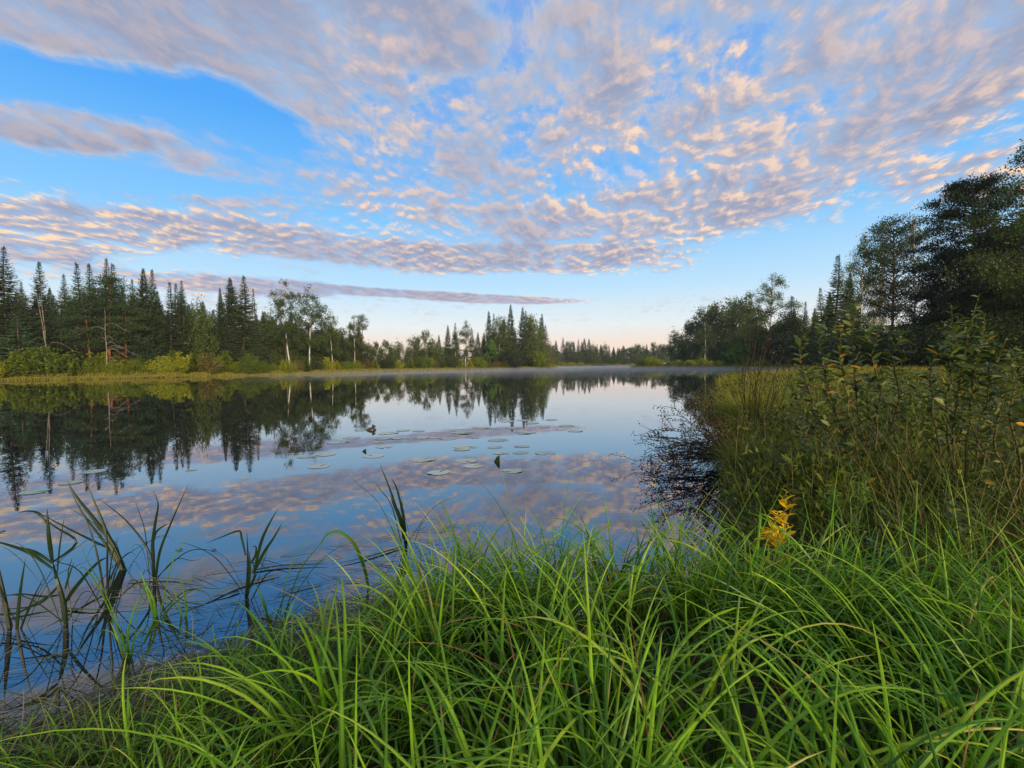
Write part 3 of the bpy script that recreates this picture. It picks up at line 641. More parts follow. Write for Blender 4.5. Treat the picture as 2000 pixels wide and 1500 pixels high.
for px, top in [(1092, 688), (1118, 690), (1145, 692), (1172, 695), (1200, 697), (1225, 696), (1160, 684), (1130, 682), (1188, 690), (1210, 690), (1240, 690), (1265, 688), (1290, 686)]:
    plant('BG', px, top, 382, 'low round tree at the lake end, # low one along that shore', 'leafy tree', GF, wide=1.8)
# ------------------------------------------------------------------ right hand stand across the bay
GR = 'wood on the right shore across the bay'
for px, top, Y, k, w in [(1318, 638, 215, 'BG', .8), (1328, 652, 205, 'BG', 1), (1345, 618, 205, 'BF', .9), (1360, 606, 200, 'BG', .9), (1376, 588, 195, 'BF', .9), (1386, 600, 190, 'BG', .9), (1398, 578, 185, 'BF', .9), (1408, 584, 182, 'BG', .9), (1420, 590, 178, 'BF', 1), (1438, 568, 170, 'BF', .8),
                         (1448, 585, 165, 'BG', .9), (1458, 565, 160, 'BF', .8), (1470, 580, 152, 'BG', .9), (1340, 660, 190, 'BG', 1.3), (1360, 655, 180, 'BG', 1.3), (1405, 645, 168, 'BG', 1.3), (1430, 640, 160, 'BG', 1.3), (1455, 645, 150, 'BG', 1.3)]:
    plant(k, px, top, Y, 'olive green leafy tree across the bay, # such tree from the left', 'leafy tree', GR, wide=w)
plant('B2', 1376, 626, 160, 'yellow green birch with a bright white trunk by the water', 'birch', GR, order=False, wide=1.3)
plant('BH', 1507, 526, 98, 'big pointed birch rising above the wood across the bay', 'birch', GR, order=False, wide=1.25)
for px, top, Y, k, w in [(1480, 590, 125, 'BH', .9), (1535, 612, 112, 'BD', 1.0), (1440, 660, 128, 'BD', 1.2), (1475, 640, 118, 'BD', 1.2), (1515, 640, 108, 'BD', 1.2), (1560, 625, 100, 'BD', 1.2)]:
    plant(k, px, top, Y, 'dark leafy tree around the big pointed birch, # such tree from the left', 'leafy tree', GR, wide=w)
for px, top, Y, k, w in [(1546, 576, 105, 'S2', 1.2), (1571, 588, 108, 'S1', .9), (1553, 600, 100, 'S3', 1.0), (1607, 560, 84, 'S2', 1.3), (1590, 600, 88, 'S3', 1.1), (1634, 496, 72, 'S2', 1.35), (1655, 530, 76, 'S3', 1.2), (1620, 570, 74, 'S3', 1.1)]:
    plant(k, px, top, Y, 'dark spruce right of the big pointed birch, # spruce from it', 'spruce', GR, wide=w)
plant('BT', 1441, 670, 84, 'little bright green tree alone on the marsh across the bay', 'leafy tree', GR, order=False, wide=1.0)
# ------------------------------------------------------------------ dark stand at the right edge
GD = 'tall dark trees at the right edge'
plant('BH', 1682, 446, 58, 'drooping birch, first tall one before the pines at the right edge', 'birch', GD, order=False, wide=.8)
plant('BY', 1712, 446, 62, 'yellowish drooping birch close behind the first tall one', 'birch', GD, order=False, wide=.7)
plant('P1', 1746, 424, 55, 'slim pine with a dark bare stem between the birches', 'pine', GD, order=False, wide=.7)
plant('BY', 1790, 412, 54, 'yellowing tall birch beside the huge dark pine', 'birch', GD, order=False, wide=.75)
plant('PD', 1905, 345, 44, 'huge dark pine with a layered crown, tallest at the right edge', 'pine', GD, order=False, wide=.78)
plant('PE', 1850, 480, 46, 'lower dark pine in front of the huge one', 'pine', GD, order=False, wide=.62)
plant('BH', 2045, 225, 36, 'overhanging birch cut off by the right edge', 'birch', GD, order=False, wide=.95)
plant('PE', 1965, 440, 42, 'dark pine right of the huge one', 'pine', GD, order=False, wide=1.0)
for px, top, Y, k, w in [(1660, 620, 60, 'BD', .9), (1700, 640, 62, 'BD', .9), (1735, 650, 58, 'BD', .9), (1775, 630, 56, 'BD', 1), (1820, 620, 52, 'BD', 1), (1870, 560, 48, 'BD', 1.1), (1920, 550, 46, 'BD', 1.1), (1970, 520, 42, 'BD', 1.1), (2020, 500, 40, 'BD', 1.1), (2060, 420, 44, 'BD', .8)]:
    plant(k, px, top, Y, 'dark round tree under the tall right stand, # such tree from the left', 'leafy tree', GD, wide=w)
for px, top, Y, k in [(1580, 650, 92, 'WD'), (1612, 655, 74, 'WD'), (1640, 668, 62, 'WD'), (1672, 650, 54, 'WD'), (1706, 640, 50, 'WD'), (1740, 652, 47, 'WD'), (1775, 640, 44, 'WD'), (1810, 650, 42, 'WD'), (1850, 640, 40, 'WD'), (1895, 650, 39, 'WD'), (1940, 636, 37, 'WD'), (1985, 640, 36, 'WD')]:
    plant(k, px, top, Y, 'dark bush at the meadow edge, # such bush from the left', 'bush', 'bushes at the meadow edge', wide=1.3)
# ------------------------------------------------------------------ yellow green bushes along the left shore
GW = 'yellow green bushes on the left shore'
SHORE_L = {'WS': ('pointed yellow green sapling, # such sapling from the left along the shore', 'sapling'), 'WG': ('rust tinged bush, # rusty one from the left along the shore', 'bush'),
           'SB': ('young spruce among the shore bushes, # such one from the left', 'young spruce'), 'WD': ('dark green bush, # dark one from the left on the middle shore', 'bush'), 'W': ('rounded yellow green willow bush, # rounded bush from the left along the shore', 'bush')}
x = -30; n = 0; r = rs(5)
while x < 560:
    fx = max(x, 0) / 560; Y = 71 + fx * 28 + r.uniform(0, 3.5)
    top = 694 + r.uniform(-14, 16) + fx * 6 - (10 if n % 11 in (1, 4, 8) else 0)
    k_ = ['W0', 'WS', 'W1', 'W2', 'WS', 'W1', 'WG', 'W3', 'WS', 'W2', 'SB'][n % 11]
    plant(k_, x, top, Y, *SHORE_L[k_[:2] if k_ in SHORE_L else 'W'], GW, wide=r.uniform(.9, 1.3))
    x += r.uniform(12, 20); n += 1
x = 565
while x < 1000:
    fx = (x - 565) / 435; Y = 106 + fx * 92
    k_ = ['WE', 'WS', 'WF', 'W1', 'WG', 'WS', 'WD'][n % 7]
    plant(k_, x, 704 - 3 * (x > 700) + r.uniform(-6, 5), Y, *(s_.replace('along the shore', 'on the middle shore') for s_ in SHORE_L.get(k_, SHORE_L['W'])), 'small bushes on the middle shore', wide=1.15)
    x += r.uniform(14, 24); n += 1
for px, top, Y in [(1252, 700, 172), (1268, 697, 172), (1285, 702, 168), (1305, 706, 165), (1325, 703, 160), (1345, 704, 156), (1352, 703, 160), (1372, 700, 150), (1400, 704, 142), (1420, 702, 135), (1465, 700, 112), (1490, 702, 105)]:
    plant('WF', px, top, Y, 'low bush on the grassy spit across the bay, # from its tip', 'bush', 'bushes on the grassy spit', wide=1.2)
for px, top, Y in [(1095, 707, 360), (1115, 708, 362), (1135, 708, 364), (1158, 709, 366), (1182, 710, 368), (1205, 710, 368), (1228, 710, 366)]:
    plant('WF', px, top, Y, 'pale bush at the end of the lake, # from the left', 'bush', 'bushes at the lake end', wide=2.2)

# ------------------------------------------------------------------ shore grass of the far banks and the right meadow
def scatter(n, xr, yr, cond, r):
    out = []
    tot = 0
    while tot < n:
        x = r.uniform(*xr, n * 2); y = r.uniform(*yr, n * 2); d = sdf(x, y); k = cond(x, y, d)
        out.append(np.stack([x[k], y[k]], -1)); tot += k.sum()
        if len(out) > 60: break
    q = np.concatenate(out)[:n]; z = ground_z(q[:, 0], q[:, 1])
    return np.column_stack([q, z])
r = rs(101); mb = Mesh()
def vis(x, y): return (np.abs(x) < y * 1.12 + 3)
def farblades(B, hlo, hhi, wlo, whi, K=3):
    n = len(B); blades(mb, B, r.uniform(0, 6.28, n), r.uniform(hlo, hhi, n), r.uniform(wlo, whi, n), r.uniform(0, .35, n), r.uniform(.2, 1.3, n), r, r.random(n), K=K)
farblades(scatter(22000, (-100, 0), (64, 130), lambda x, y, d: (d > -.5) & (d < 3.2) & vis(x, y) & (x < .1 * y), r), .10, .34, .05, .10)
farblades(scatter(7000, (-100, 0), (64, 130), lambda x, y, d: (d > -.6) & (d < 2.2) & vis(x, y) & (x < .1 * y) & (np.sin(x * .9) * np.sin(y * .7 + x * .35) > .15), r), .3, .85, .05, .09)
farblades(scatter(12000, (-60, 40), (120, 230), lambda x, y, d: (d > -.6) & (d < 6) & vis(x, y), r), .4, .9, .10, .2)
farblades(scatter(9000, (20, 100), (70, 200), lambda x, y, d: (d > 0) & (d < 26) & vis(x, y), r), .4, 1.0, .10, .2)
farblades(scatter(5000, (20, 110), (330, 400), lambda x, y, d: (d > 0) & (d < 10) & vis(x, y), r), .6, 1.4, .25, .5)
farblades(scatter(14000, (-110, 10), (70, 140), lambda x, y, d: (d > 3) & (d < 12) & vis(x, y), r), .4, 1.1, .07, .15)
o = mb.obj('shore_grass', M['shore_grass']); tag(o, 'yellowish grass lining the distant shores', 'grass', kind='stuff')
# meadow on the right bank
mb = Mesh(); r = rs(102)
farblades(scatter(30000, (4, 60), (10, 60), lambda x, y, d: (d > 0) & (d < 40) & vis(x, y), r), .4, .95, .022, .055, K=4)
farblades(scatter(2200, (3, 20), (5.5, 14), lambda x, y, d: (d > 0) & vis(x, y), r), .35, .75, .008, .018, K=5)
o = mb.obj('meadow_grass', M['shore_grass']); tag(o, 'rough yellow green meadow grass on the right bank', 'grass', kind='stuff')

# low leafy undergrowth of the right bank
r = rs(103); mb = Mesh()
def land_right(lo=0.05):
    return lambda x, y, d: (d > lo) & vis(x, y) & (x > 1.35)
def clumps(mb, B, hgt, per, L, W, spread, r, c0=.0, c1=1.0, updir=.6):
    n = len(B); idx = np.repeat(np.arange(n), per); m = len(idx)
    H = np.broadcast_to(hgt, (n,))[idx]; f = r.uniform(.15, 1, m) ** .7
    p = B[idx] + r.normal(0, 1, (m, 3)) * [spread, spread, 0]; p[:, 2] += H * f
    d = norm(r.normal(0, 1, (m, 3)) + [0, 0, updir - .3]); d[:, 2] = np.where(d[:, 2] < -.5, -d[:, 2], d[:, 2])
    cl = r.uniform(c0, c1, n)[idx]
    leaves(mb, p, d, L * r.uniform(.6, 1.3, m), W * r.uniform(.7, 1.2, m), r, np.clip(.6 * cl + .4 * r.random(m), 0, 1), fold=.15)
B = scatter(2900, (1.5, 26), (3.4, 24), lambda x, y, d: (d > .1) & vis(x, y) & (r.random(len(x)) < 6 / (y + 2)), r)
hh_ = np.clip(.35 + .07 * B[:, 1], .35, .85) * r.uniform(.3, 1.1, len(B)) * (1 + .5 * np.sin(B[:, 0] * 1.9) * np.sin(B[:, 1] * 1.5))
clumps(mb, B, hh_ * .85, 36, .085, .036, .11, r)
B = scatter(1500, (1.2, 12), (3.2, 12), lambda x, y, d: (d > .05) & vis(x, y), r)
clumps(mb, B, r.uniform(.12, .45, len(B)), 30, .06, .02, .10, r, 0, .9)
o = mb.obj('undergrowth', M['herb']); tag(o, 'tangled leafy herbs covering the right bank', 'undergrowth', kind='stuff')
# fine wiry grass over the right bank
r = rs(104); mb = Mesh()
def fine(B, lo, hi, w0, w1, b0=.3, b1=1.8, K=7, c=None):
    n = len(B); blades(mb, B, r.uniform(0, 6.28, n), r.uniform(lo, hi, n), r.uniform(w0, w1, n), r.uniform(0, .45, n), r.uniform(b0, b1, n), r, r.random(n) if c is None else c, K=K, pw=1.6)
fine(scatter(6500, (1.5, 9), (1.6, 10), lambda x, y, d: (d > .02) & vis(x, y) & (x > 1.0 + .0 * y) & (r.random(len(x)) < 5 / (y + 3)) & ~((y < 3.2) & (x < 1.9)), r), .3, .85, .0025, .006)
fine(scatter(1500, (1.9, 6), (2.4, 6), lambda x, y, d: (d > .02) & vis(x, y), r), .7, 1.15, .003, .006, .3, 1.5, c=None)
fine(scatter(6000, (2, 24), (6, 26), lambda x, y, d: (d > .02) & vis(x, y), r), .4, 1.0, .006, .014, K=5)
fine(scatter(3500, (2.2, 5), (4.8, 15), lambda x, y, d: (d > -.1) & (d < .9) & vis(x, y), r), .25, .6, .006, .012, .8, 2.2)
# fine undergrass between the sedges
fine(scatter(9000, (-3.2, 3.6), (.35, 3.9), lambda x, y, d: (d > .0) & (np.abs(x) < 1.2 * y + 1.4), r), .12, .36, .003, .006, K=5, c=None)
o = mb.obj('fine_grass', M['fine']); tag(o, 'thin wiry grass tangled over the near and right banks', 'grass', kind='stuff')

# ------------------------------------------------------------------ the sedges in the foreground
r = rs(105); mb = Mesh()
def sedge(B, lo, hi, w0, w1, b0, b1, K=11, azbias=None, pw=1.5, t0=.05, t1=.5):
    n = len(B); L = r.uniform(lo, hi, n); az = OFF['a'] + r.normal(0, .75, n)
    if azbias is not None: az = np.where(r.random(n) < .55, azbias + r.normal(0, .7, n), az)
    blades(mb, B, az, L, r.uniform(w0, w1, n) * (L / hi) ** .5, r.uniform(t0, t1, n), r.uniform(b0, b1, n), r, np.clip(r.beta(1.5, 1.8, n) * .84, 0, 1) + (r.random(n) < .02) * .3, K=K, pw=pw, fold=.28, tip=np.where(r.random(n) < .12, r.uniform(.3, 1.0, n), r.uniform(0, .22, n)))
OFF = {}
def tuss(n, m, xr, yr, cond, sp=.07):
    B = scatter(n, xr, yr, cond, r); of = r.normal(0, sp, (m, 3)) * [1, 1, 0]; q = B[r.integers(0, len(B), m)] + of
    d = sdf(q[:, 0], q[:, 1]); k_ = (d > -.05) & (q[:, 1] > .30); q = q[k_]; OFF['a'] = np.arctan2(of[k_, 1], of[k_, 0]); q[:, 2] = ground_z(q[:, 0], q[:, 1]); return q
nearc = lambda x, y, d: (d > .06) & (x > -.75) & (x < 2.4) & (x > -.6) & (y < 2.62 - .30 * np.clip(x - .7, 0, 1.5))
sedge(tuss(110, 1900, (-1.0, 3.0), (.35, 3.1), nearc, .045), .42, .80, .012, .0215, .7, 2.6)
sedge(tuss(90, 1100, (-.9, 2.4), (1.9, 2.9), nearc, .05), .38, .66, .008, .014, .6, 2.1)
sedge(tuss(18, 36, (-.6, 1.9), (1.9, 2.6), nearc, .05), .75, 1.0, .007, .011, .1, 1.0)
sedge(tuss(90, 420, (-.8, 2.4), (.30, 1.7), nearc), .6, .95, .013, .019, 1.2, 2.6, K=14)
sedge(tuss(120, 900, (-1.25, -.5), (.5, 3.0), lambda x, y, d: (d > .05) & (np.abs(x) < 1.2 * y + .9)), .15, .38, .006, .013, .8, 2.4)
sedge(tuss(220, 2300, (-2.6, -1.0), (.4, 2.2), lambda x, y, d: (d > .0) & (np.abs(x) < 1.2 * y + .9)), .10, .28, .005, .010, 1.0, 2.6)
sedge(tuss(50, 260, (-1.0, -.4), (.45, 2.0), lambda x, y, d: (d > .05)), .35, .55, .009, .014, 1.1, 2.4)
sedge(tuss(50, 300, (2.2, 3.6), (1.4, 3.0), lambda x, y, d: (d > .05) & vis(x, y)), .45, .85, .006, .010, .7, 2.0)
o = mb.obj('sedge_grass', M['grass']); tag(o, 'lush arching green sedge blades filling the near bank', 'grass', kind='stuff')
# withered blades among them
r = rs(106); mb = Mesh()
q = tuss(60, 150, (-1.0, 2.6), (.5, 3.2), nearc); n = len(q)
blades(mb, q, r.uniform(0, 6.28, n), r.uniform(.5, .8, n), r.uniform(.005, .009, n), r.uniform(.2, .7, n), r.uniform(.8, 2.0, n), r, r.random(n), K=9)
o = mb.obj('withered_blades', M['brown_leaf']); tag(o, 'brown withered blades scattered in the green sedge', 'dead grass', kind='stuff')
# flattened straw lying on the water's edge on the left
r = rs(107); mb = Mesh()
B = scatter(4200, (-3.2, -.4), (.7, 3.2), lambda x, y, d: (d > -.38) & (d < .5) & (x < -.55), r); B[:, 2] = np.maximum(B[:, 2], 0) + .008 + r.uniform(0, .05, len(B)); n = len(B)
az_ = np.where(r.random(n) < .6, r.normal(.3, .5, n), r.uniform(0, 6.28, n))
blades(mb, B, az_, r.uniform(.12, .45, n), r.uniform(.004, .009, n), r.uniform(1.25, 1.5, n), r.uniform(.0, .35, n), r, r.random(n), K=5, zmin=.006)
B = scatter(420, (-3.2, -.2), (1.8, 4.6), lambda x, y, d: (d > -1.6) & (d < -.3) & (x < -.4 + .0 * y) & (y < 4.4 + .9 * x * 0), r); B[:, 2] = .006; n = len(B)
blades(mb, B, r.normal(.25, .6, n), r.uniform(.06, .30, n), r.uniform(.003, .008, n), np.full(n, 1.5), r.uniform(.0, .12, n), r, r.random(n), K=4, zmin=.004)
o = mb.obj('floating_straw', M['straw']); tag(o, "grey flattened straw matted along the left water's edge", 'dead grass', kind='stuff')

# ------------------------------------------------------------------ lily pads
m_, h = mat('lily_pad')
tc = h.node('ShaderNodeTexCoord').outputs['Object']; oi = h.node('ShaderNodeObjectInfo').outputs['Random']
nz = h.noise(h.vm('ADD', tc, h.xyz(h.m('MULTIPLY', oi, 40))), 9, 4)
c = h.ramp(oi, [(0, (.30, .38, .26)), (.6, (.42, .48, .36)), (1, (.48, .50, .38))])
c = h.mix(h.smooth(nz, .60, .70), c, (.22, .14, .06))
p = h.node('ShaderNodeBsdfPrincipled', {'Base Color': c, 'Roughness': .38, 'Specular IOR Level': .6})
h.node('ShaderNodeOutputMaterial', {'Surface': p.outputs[0]}); M['pad'] = m_
PADS = [(990, 823, 28, 0), (1022, 821, 24, 0), (1040, 827, 24, 0), (1077, 820, 22, 0), (1003, 836, 30, 0), (939, 836, 32, 1), (964, 837, 20, 0), (1025, 845, 40, 2), (1064, 834, 20, 0), (1107, 832, 30, 0), (1092, 839, 26, 0), (1123, 842, 28, 1),
        (889, 841, 22, 0), (905, 845, 44, 2), (850, 855, 20, 1), (876, 857, 30, 2), (928, 855, 16, 1), (973, 860, 36, 1), (905, 873, 35, 2), (926, 874, 12, 0), (902, 878, 30, 0), (967, 874, 27, 0), (1019, 872, 28, 0), (978, 885, 30, 0), (1017, 884, 30, 0),
        (1064, 885, 38, 2), (910, 900, 42, 0), (924, 910, 38, 0), (1001, 920, 40, 2), (857, 923, 42, 1), (660, 864, 38, 2), (738, 864, 20, 0), (750, 873, 30, 1), (598, 892, 30, 0), (632, 888, 42, 0), (623, 911, 40, 0), (729, 891, 38, 0), (826, 898, 44, 2), (709, 840, 28, 1),
        (758, 846, 36, 1), (788, 841, 25, 0), (817, 842, 24, 0), (686, 855, 32, 0), (748, 857, 30, 1), (781, 856, 32, 2), (822, 855, 30, 1), (182, 921, 38, 0), (138, 943, 36, 0), (68, 961, 42, 1), (374, 918, 18, 1)]
def pad_mesh(seed, style):
    r = rs(seed); n = 44; t = np.linspace(.22, 2 * math.pi - .22, n)
    rad = 1 + .03 * np.sin(3 * t + seed) + .02 * np.sin(7 * t) + (r.normal(0, .035, n) if style else 0)
    if style == 2: rad *= np.where(r.random(n) < .14, .72, 1)
    mb = Mesh(); rings = [0.12, .45, .75, .93, 1.0]; V = []
    for q in rings:
        e = rad if q > .8 else 1.0
        zc = .006 + (.035 * np.maximum(0, np.sin(t * 2 + seed)) ** 3 * (q > .9) * (1 if style else .25)) + .006 * np.cos(t * 11) * q * (style > 0)
        V.append(np.stack([q * e * np.cos(t), q * e * np.sin(t), np.broadcast_to(zc, t.shape)], -1))
    V = np.concatenate(V); F = []
    for k in range(len(rings) - 1):
        i = np.arange(n - 1) + k * n; F.append(np.stack([i, i + n, i + n + 1, i + 1], -1))
    mb.add(V, np.concatenate(F), .5)
    m = n; ctr = V[:n].mean(0); mb.add(np.vstack([[ctr], V[:n]]), np.stack([np.zeros(n - 1, int), np.arange(1, n), np.arange(2, n + 1)], -1), .5)
    return mb
padproto = {}; look = {0: 'smooth pale', 1: 'wavy edged', 2: 'torn and nibbled'}
rows = [(0, 850, 'far'), (850, 880, 'middle'), (880, 1000, 'near')]; cnt = {}
for px, py, wpx, st in sorted(PADS):
    row = 'left' if px < 500 else next(nm for a, b, nm in rows if a <= py < b)
    key = (row, st); cnt[key] = cnt.get(key, 0) + 1
    v = (st, (px + py) % 3)
    if v not in padproto: o = pad_mesh(sum(v) * 7 + st, st).obj('lily_pad', M['pad']); padproto[v] = o
    else: o = padproto[v].copy(); COL.objects.link(o)
    P_ = gnd(px, py); s = wpx * 1.12 / 2 * P_.y / FPX
    o.location = (P_.x, P_.y, 0.002 + .0004 * (px % 7)); o.scale = (s, s * .92, min(s, .3)); o.rotation_euler = (0, 0, (px * 7.3) % 6.28)
    where = f'among mirrored spruces' if row == 'left' else f'in the {row} pad rows'
    tag(o, f'{look[st]} lily pad, {ORD[cnt[key]-1]} such from the left {where}', 'lily pad', 'lily pads floating on the lake')
# two folded dark leaves standing out of the water, a crooked stalk
for (px, py, wpx, hpx, lab) in [(971, 902, 12, 14, 'dark green folded lily leaf standing upright among pads'), (712, 882, 10, 6, 'small dark folded leaf tip poking from the water')]:
    P_ = gnd(px, py); k = P_.y / FPX; w = wpx * k; hh2 = hpx * k; mb = Mesh()
    V = [(-w * .55, 0, 0.0), (w * .45, -.02, -.01), (w * .42, -.03, hh2), (-w * .1, .02, hh2 * .65), (w * .1, .05, 0)]
    mb.add(np.array(V), [[0, 1, 2, 3]], .3); mb.add(np.array(V), [[1, 4, 2]], .8); mb.add(np.array(V), [[4, 3, 2]], .5)
    o = mb.obj('folded_leaf', M['reed']); o.location = P_; tag(o, lab, 'leaf', 'folded leaves in the water')
mb = Mesh(); P_ = gnd(722, 840); k = P_.y / FPX
tube(mb, [(-8 * k, 0, -.02), (0, 0, 2 * k), (6 * k, 0, 4 * k), (9 * k, 0, 9 * k)], [.03, .035, .03, .05], 5); tube(mb, [(6 * k, 0, 4 * k), (10 * k, .02, 1 * k), (12 * k, .02, -.02)], [.03, .03, .02], 5)
o = mb.obj('crooked_stalk', M['debris']); o.location = P_; tag(o, 'dark crooked stalk sticking out at the edge of the pads', 'stalk')
for px, py, w, lab in [(350, 1076, 16, 'small curled brown leaf afloat between the reeds'), (418, 1076, 12, 'tiny curled leaf afloat beside the other'), (5, 1040, 14, 'dark scrap of leaf afloat at the left edge')]:
    P_ = gnd(px, py); k = P_.y / FPX * w; mb = Mesh(); V = np.array([(-.5, 0, .02), (0, .3, .2), (.5, .05, .05), (0, -.3, .01), (0, 0, .0)]) * k
    mb.add(V, [[0, 3, 4], [0, 4, 1], [4, 2, 1], [3, 2, 4]], .6)
    o = mb.obj('floating_leaf', M['debris']); o.location = (P_.x, P_.y, .003); tag(o, lab, 'leaf', 'fallen leaves afloat')

# ------------------------------------------------------------------ reeds standing in the water
def reeds(label, base, stems, name='reed_clump', material='reed', group='reeds standing in the water', thin=6):
    """base = photo position of the foot on the water; stems = list of (width px, shade, [(px, py, nearer/farther)...])"""
    b = gnd(*base); root = thing(name, label, 'reeds', b, group); k = b.y / FPX
    for w, c, pts in stems:
        mb = Mesh(); Q = [pt(p[0], p[1], b.y + (p[2] if len(p) > 2 else 0)) - b for p in pts]
        if Q[0].z < .02: Q[0].z = -.05
        ribbon(mb, Q, w * k * .9, c * .4); mb.obj('blade', M[material], root)
    rr_ = rs(int(base[0]))
    for q in range(thin):                          # thin old stalks leaning out of the same foot
        mb = Mesh(); a = rr_.uniform(0, 6.28); l = rr_.uniform(.15, .5); hz = rr_.uniform(.05, .5)
        e = Vector((math.cos(a) * l, math.sin(a) * l * .6, hz)); ribbon(mb, [(rr_.normal(0, .02), rr_.normal(0, .02), -.04), tuple(e * .55 + Vector((0, 0, .06))), tuple(e), tuple(e * 1.25 - Vector((0, 0, rr_.uniform(0, .15))))], rr_.uniform(.003, .008), rr_.uniform(0, .25)); mb.obj('blade', M[material], root)
    return root
reeds('thick stalked reed clump standing nearest the left edge but one', (128, 1222), [
    (13, .2, [(130, 1222), (126, 1180), (112, 1130), (103, 1095, .05)]), (10, .4, [(103, 1095, .02), (96, 1040), (92, 992)]), (9, .3, [(126, 1180), (150, 1145), (190, 1100), (212, 1088, .05)]),
    (8, .6, [(103, 1110), (60, 1080), (10, 1062), (-20, 1056)]), (7, .5, [(103, 1100), (70, 1078), (30, 1068), (0, 1058, .1)]), (6, .3, [(100, 1100), (150, 1060), (110, 1030), (62, 998)]),
    (5, .6, [(128, 1150), (135, 1125), (145, 1097)]), (5, .4, [(126, 1160), (90, 1165), (40, 1160), (0, 1166)]), (6, .5, [(118, 1140), (90, 1170), (60, 1185), (0, 1190)]), (4, .4, [(112, 1120), (118, 1060), (126, 1008)]), (5, .3, [(96, 1040), (80, 1005), (55, 998), (35, 1002)])])
reeds('reed clump with broken stalks at the left edge of the lake', (22, 1228), [
    (12, .1, [(22, 1228), (12, 1180), (2, 1130), (-6, 1090)]), (8, .4, [(32, 1228), (40, 1160), (50, 1090)]), (5, .3, [(34, 1226), (60, 1180), (90, 1120)]), (6, .5, [(0, 1200), (40, 1195), (100, 1160)]), (5, .2, [(20, 1210), (60, 1200), (110, 1192)])])
reeds('slanting reed clump with long broad green blades', (247, 1113), [
    (11, .6, [(250, 1113), (225, 1070), (205, 1030), (168, 938)]), (10, .5, [(248, 1112), (222, 1065), (190, 1020), (150, 970), (132, 940)]), (8, .7, [(245, 1110), (215, 1060), (198, 1010), (182, 975)]), (6, .4, [(243, 1110), (205, 1060), (160, 1000), (131, 942)]),
    (7, .3, [(246, 1112), (232, 1098), (215, 1088)]), (5, .35, [(225, 1075), (190, 1060), (120, 1025), (70, 998)])])
reeds('pair of dark thin reed stalks right of the slanting clump base', (208, 1180), [
    (5, .2, [(208, 1185), (196, 1110), (178, 1040), (152, 980)]), (5, .2, [(212, 1180), (210, 1120), (210, 1060), (206, 1020)]), (4, .3, [(206, 1150), (225, 1110), (232, 1095)]), (4, .3, [(212, 1160), (235, 1120), (245, 1108)])])
reeds('forked reed clump of three curved dark blades', (301, 1130), [
    (8, .2, [(302, 1134), (300, 1090), (299, 1060), (304, 1020), (309, 985), (299, 957)]), (6, .3, [(303, 1130), (312, 1080), (335, 1020), (369, 943)]), (5, .3, [(300, 1100), (285, 1065), (245, 1015), (193, 974)]),
    (5, .4, [(300, 1060), (305, 1040), (320, 1027), (332, 1022)])])
reeds('bent reed clump left of centre with upright twin blades', (486, 1172), [
    (6, .3, [(478, 1175), (484, 1130), (484, 1080), (482, 1036)]), (5, .4, [(480, 1085), (472, 1050), (466, 1037), (430, 1050), (402, 1062)]), (7, .5, [(497, 1117), (510, 1060), (525, 1025), (543, 994)]), (7, .45, [(497, 1117), (515, 1080), (535, 1050), (551, 1021)]),
    (7, .8, [(478, 1170), (488, 1120), (487, 1075)]), (5, .3, [(490, 1100), (499, 1085), (500, 1068), (492, 1068)]), (5, .3, [(486, 1150), (498, 1122), (492, 1090)])])
reeds('single reed spray of narrow upright blades before the sedges', (794, 1066), [
    (7, .4, [(795, 1068), (785, 1030), (765, 965), (741, 904)]), (6, .5, [(795, 1066), (788, 1010), (775, 955), (763, 932)]), (5, .5, [(795, 1064), (789, 1020), (782, 985), (779, 955)]), (5, .4, [(795, 1064), (782, 1020), (768, 985), (762, 965)]), (5, .35, [(792, 1040), (779, 1000), (765, 975)])])
reeds('thin crossing green blades growing in front of the forked clump', (306, 1205), [
    (6, .7, [(306, 1208), (290, 1160), (273, 1112)]), (6, .8, [(305, 1206), (300, 1170), (278, 1130)]), (6, .6, [(360, 1232), (364, 1180), (349, 1116)]), (5, .7, [(358, 1230), (352, 1190), (340, 1152)]), (4, .6, [(308, 1208), (335, 1180), (352, 1150)])], 'reed_clump', 'grass')
reeds('upright grass tuft below the bent reed clump', (528, 1248), [
    (5, .7, [(530, 1250), (522, 1200), (496, 1136)]), (5, .6, [(528, 1250), (520, 1190), (507, 1150)]), (4, .8, [(532, 1250), (545, 1225), (585, 1205)]), (5, .5, [(530, 1252), (528, 1215), (512, 1180)])], 'reed_clump', 'grass')
reeds('green tuft of blades in shallow water by the straw', (250, 1285), [
    (6, .8, [(248, 1290), (232, 1250), (215, 1213)]), (5, .7, [(252, 1290), (240, 1245), (236, 1212)]), (5, .7, [(252, 1288), (262, 1250), (290, 1215)]), (4, .6, [(250, 1286), (225, 1240), (196, 1230)]), (5, .8, [(254, 1290), (250, 1240), (262, 1190), (270, 1170)])], 'reed_clump', 'grass')
reeds('long single blade bowing over to the water before the sedges', (715, 1150), [
    (8, .6, [(722, 1165), (712, 1110), (690, 1060), (660, 1038), (635, 1048), (624, 1078)])], 'bowing_sedge', 'grass', thin=0)
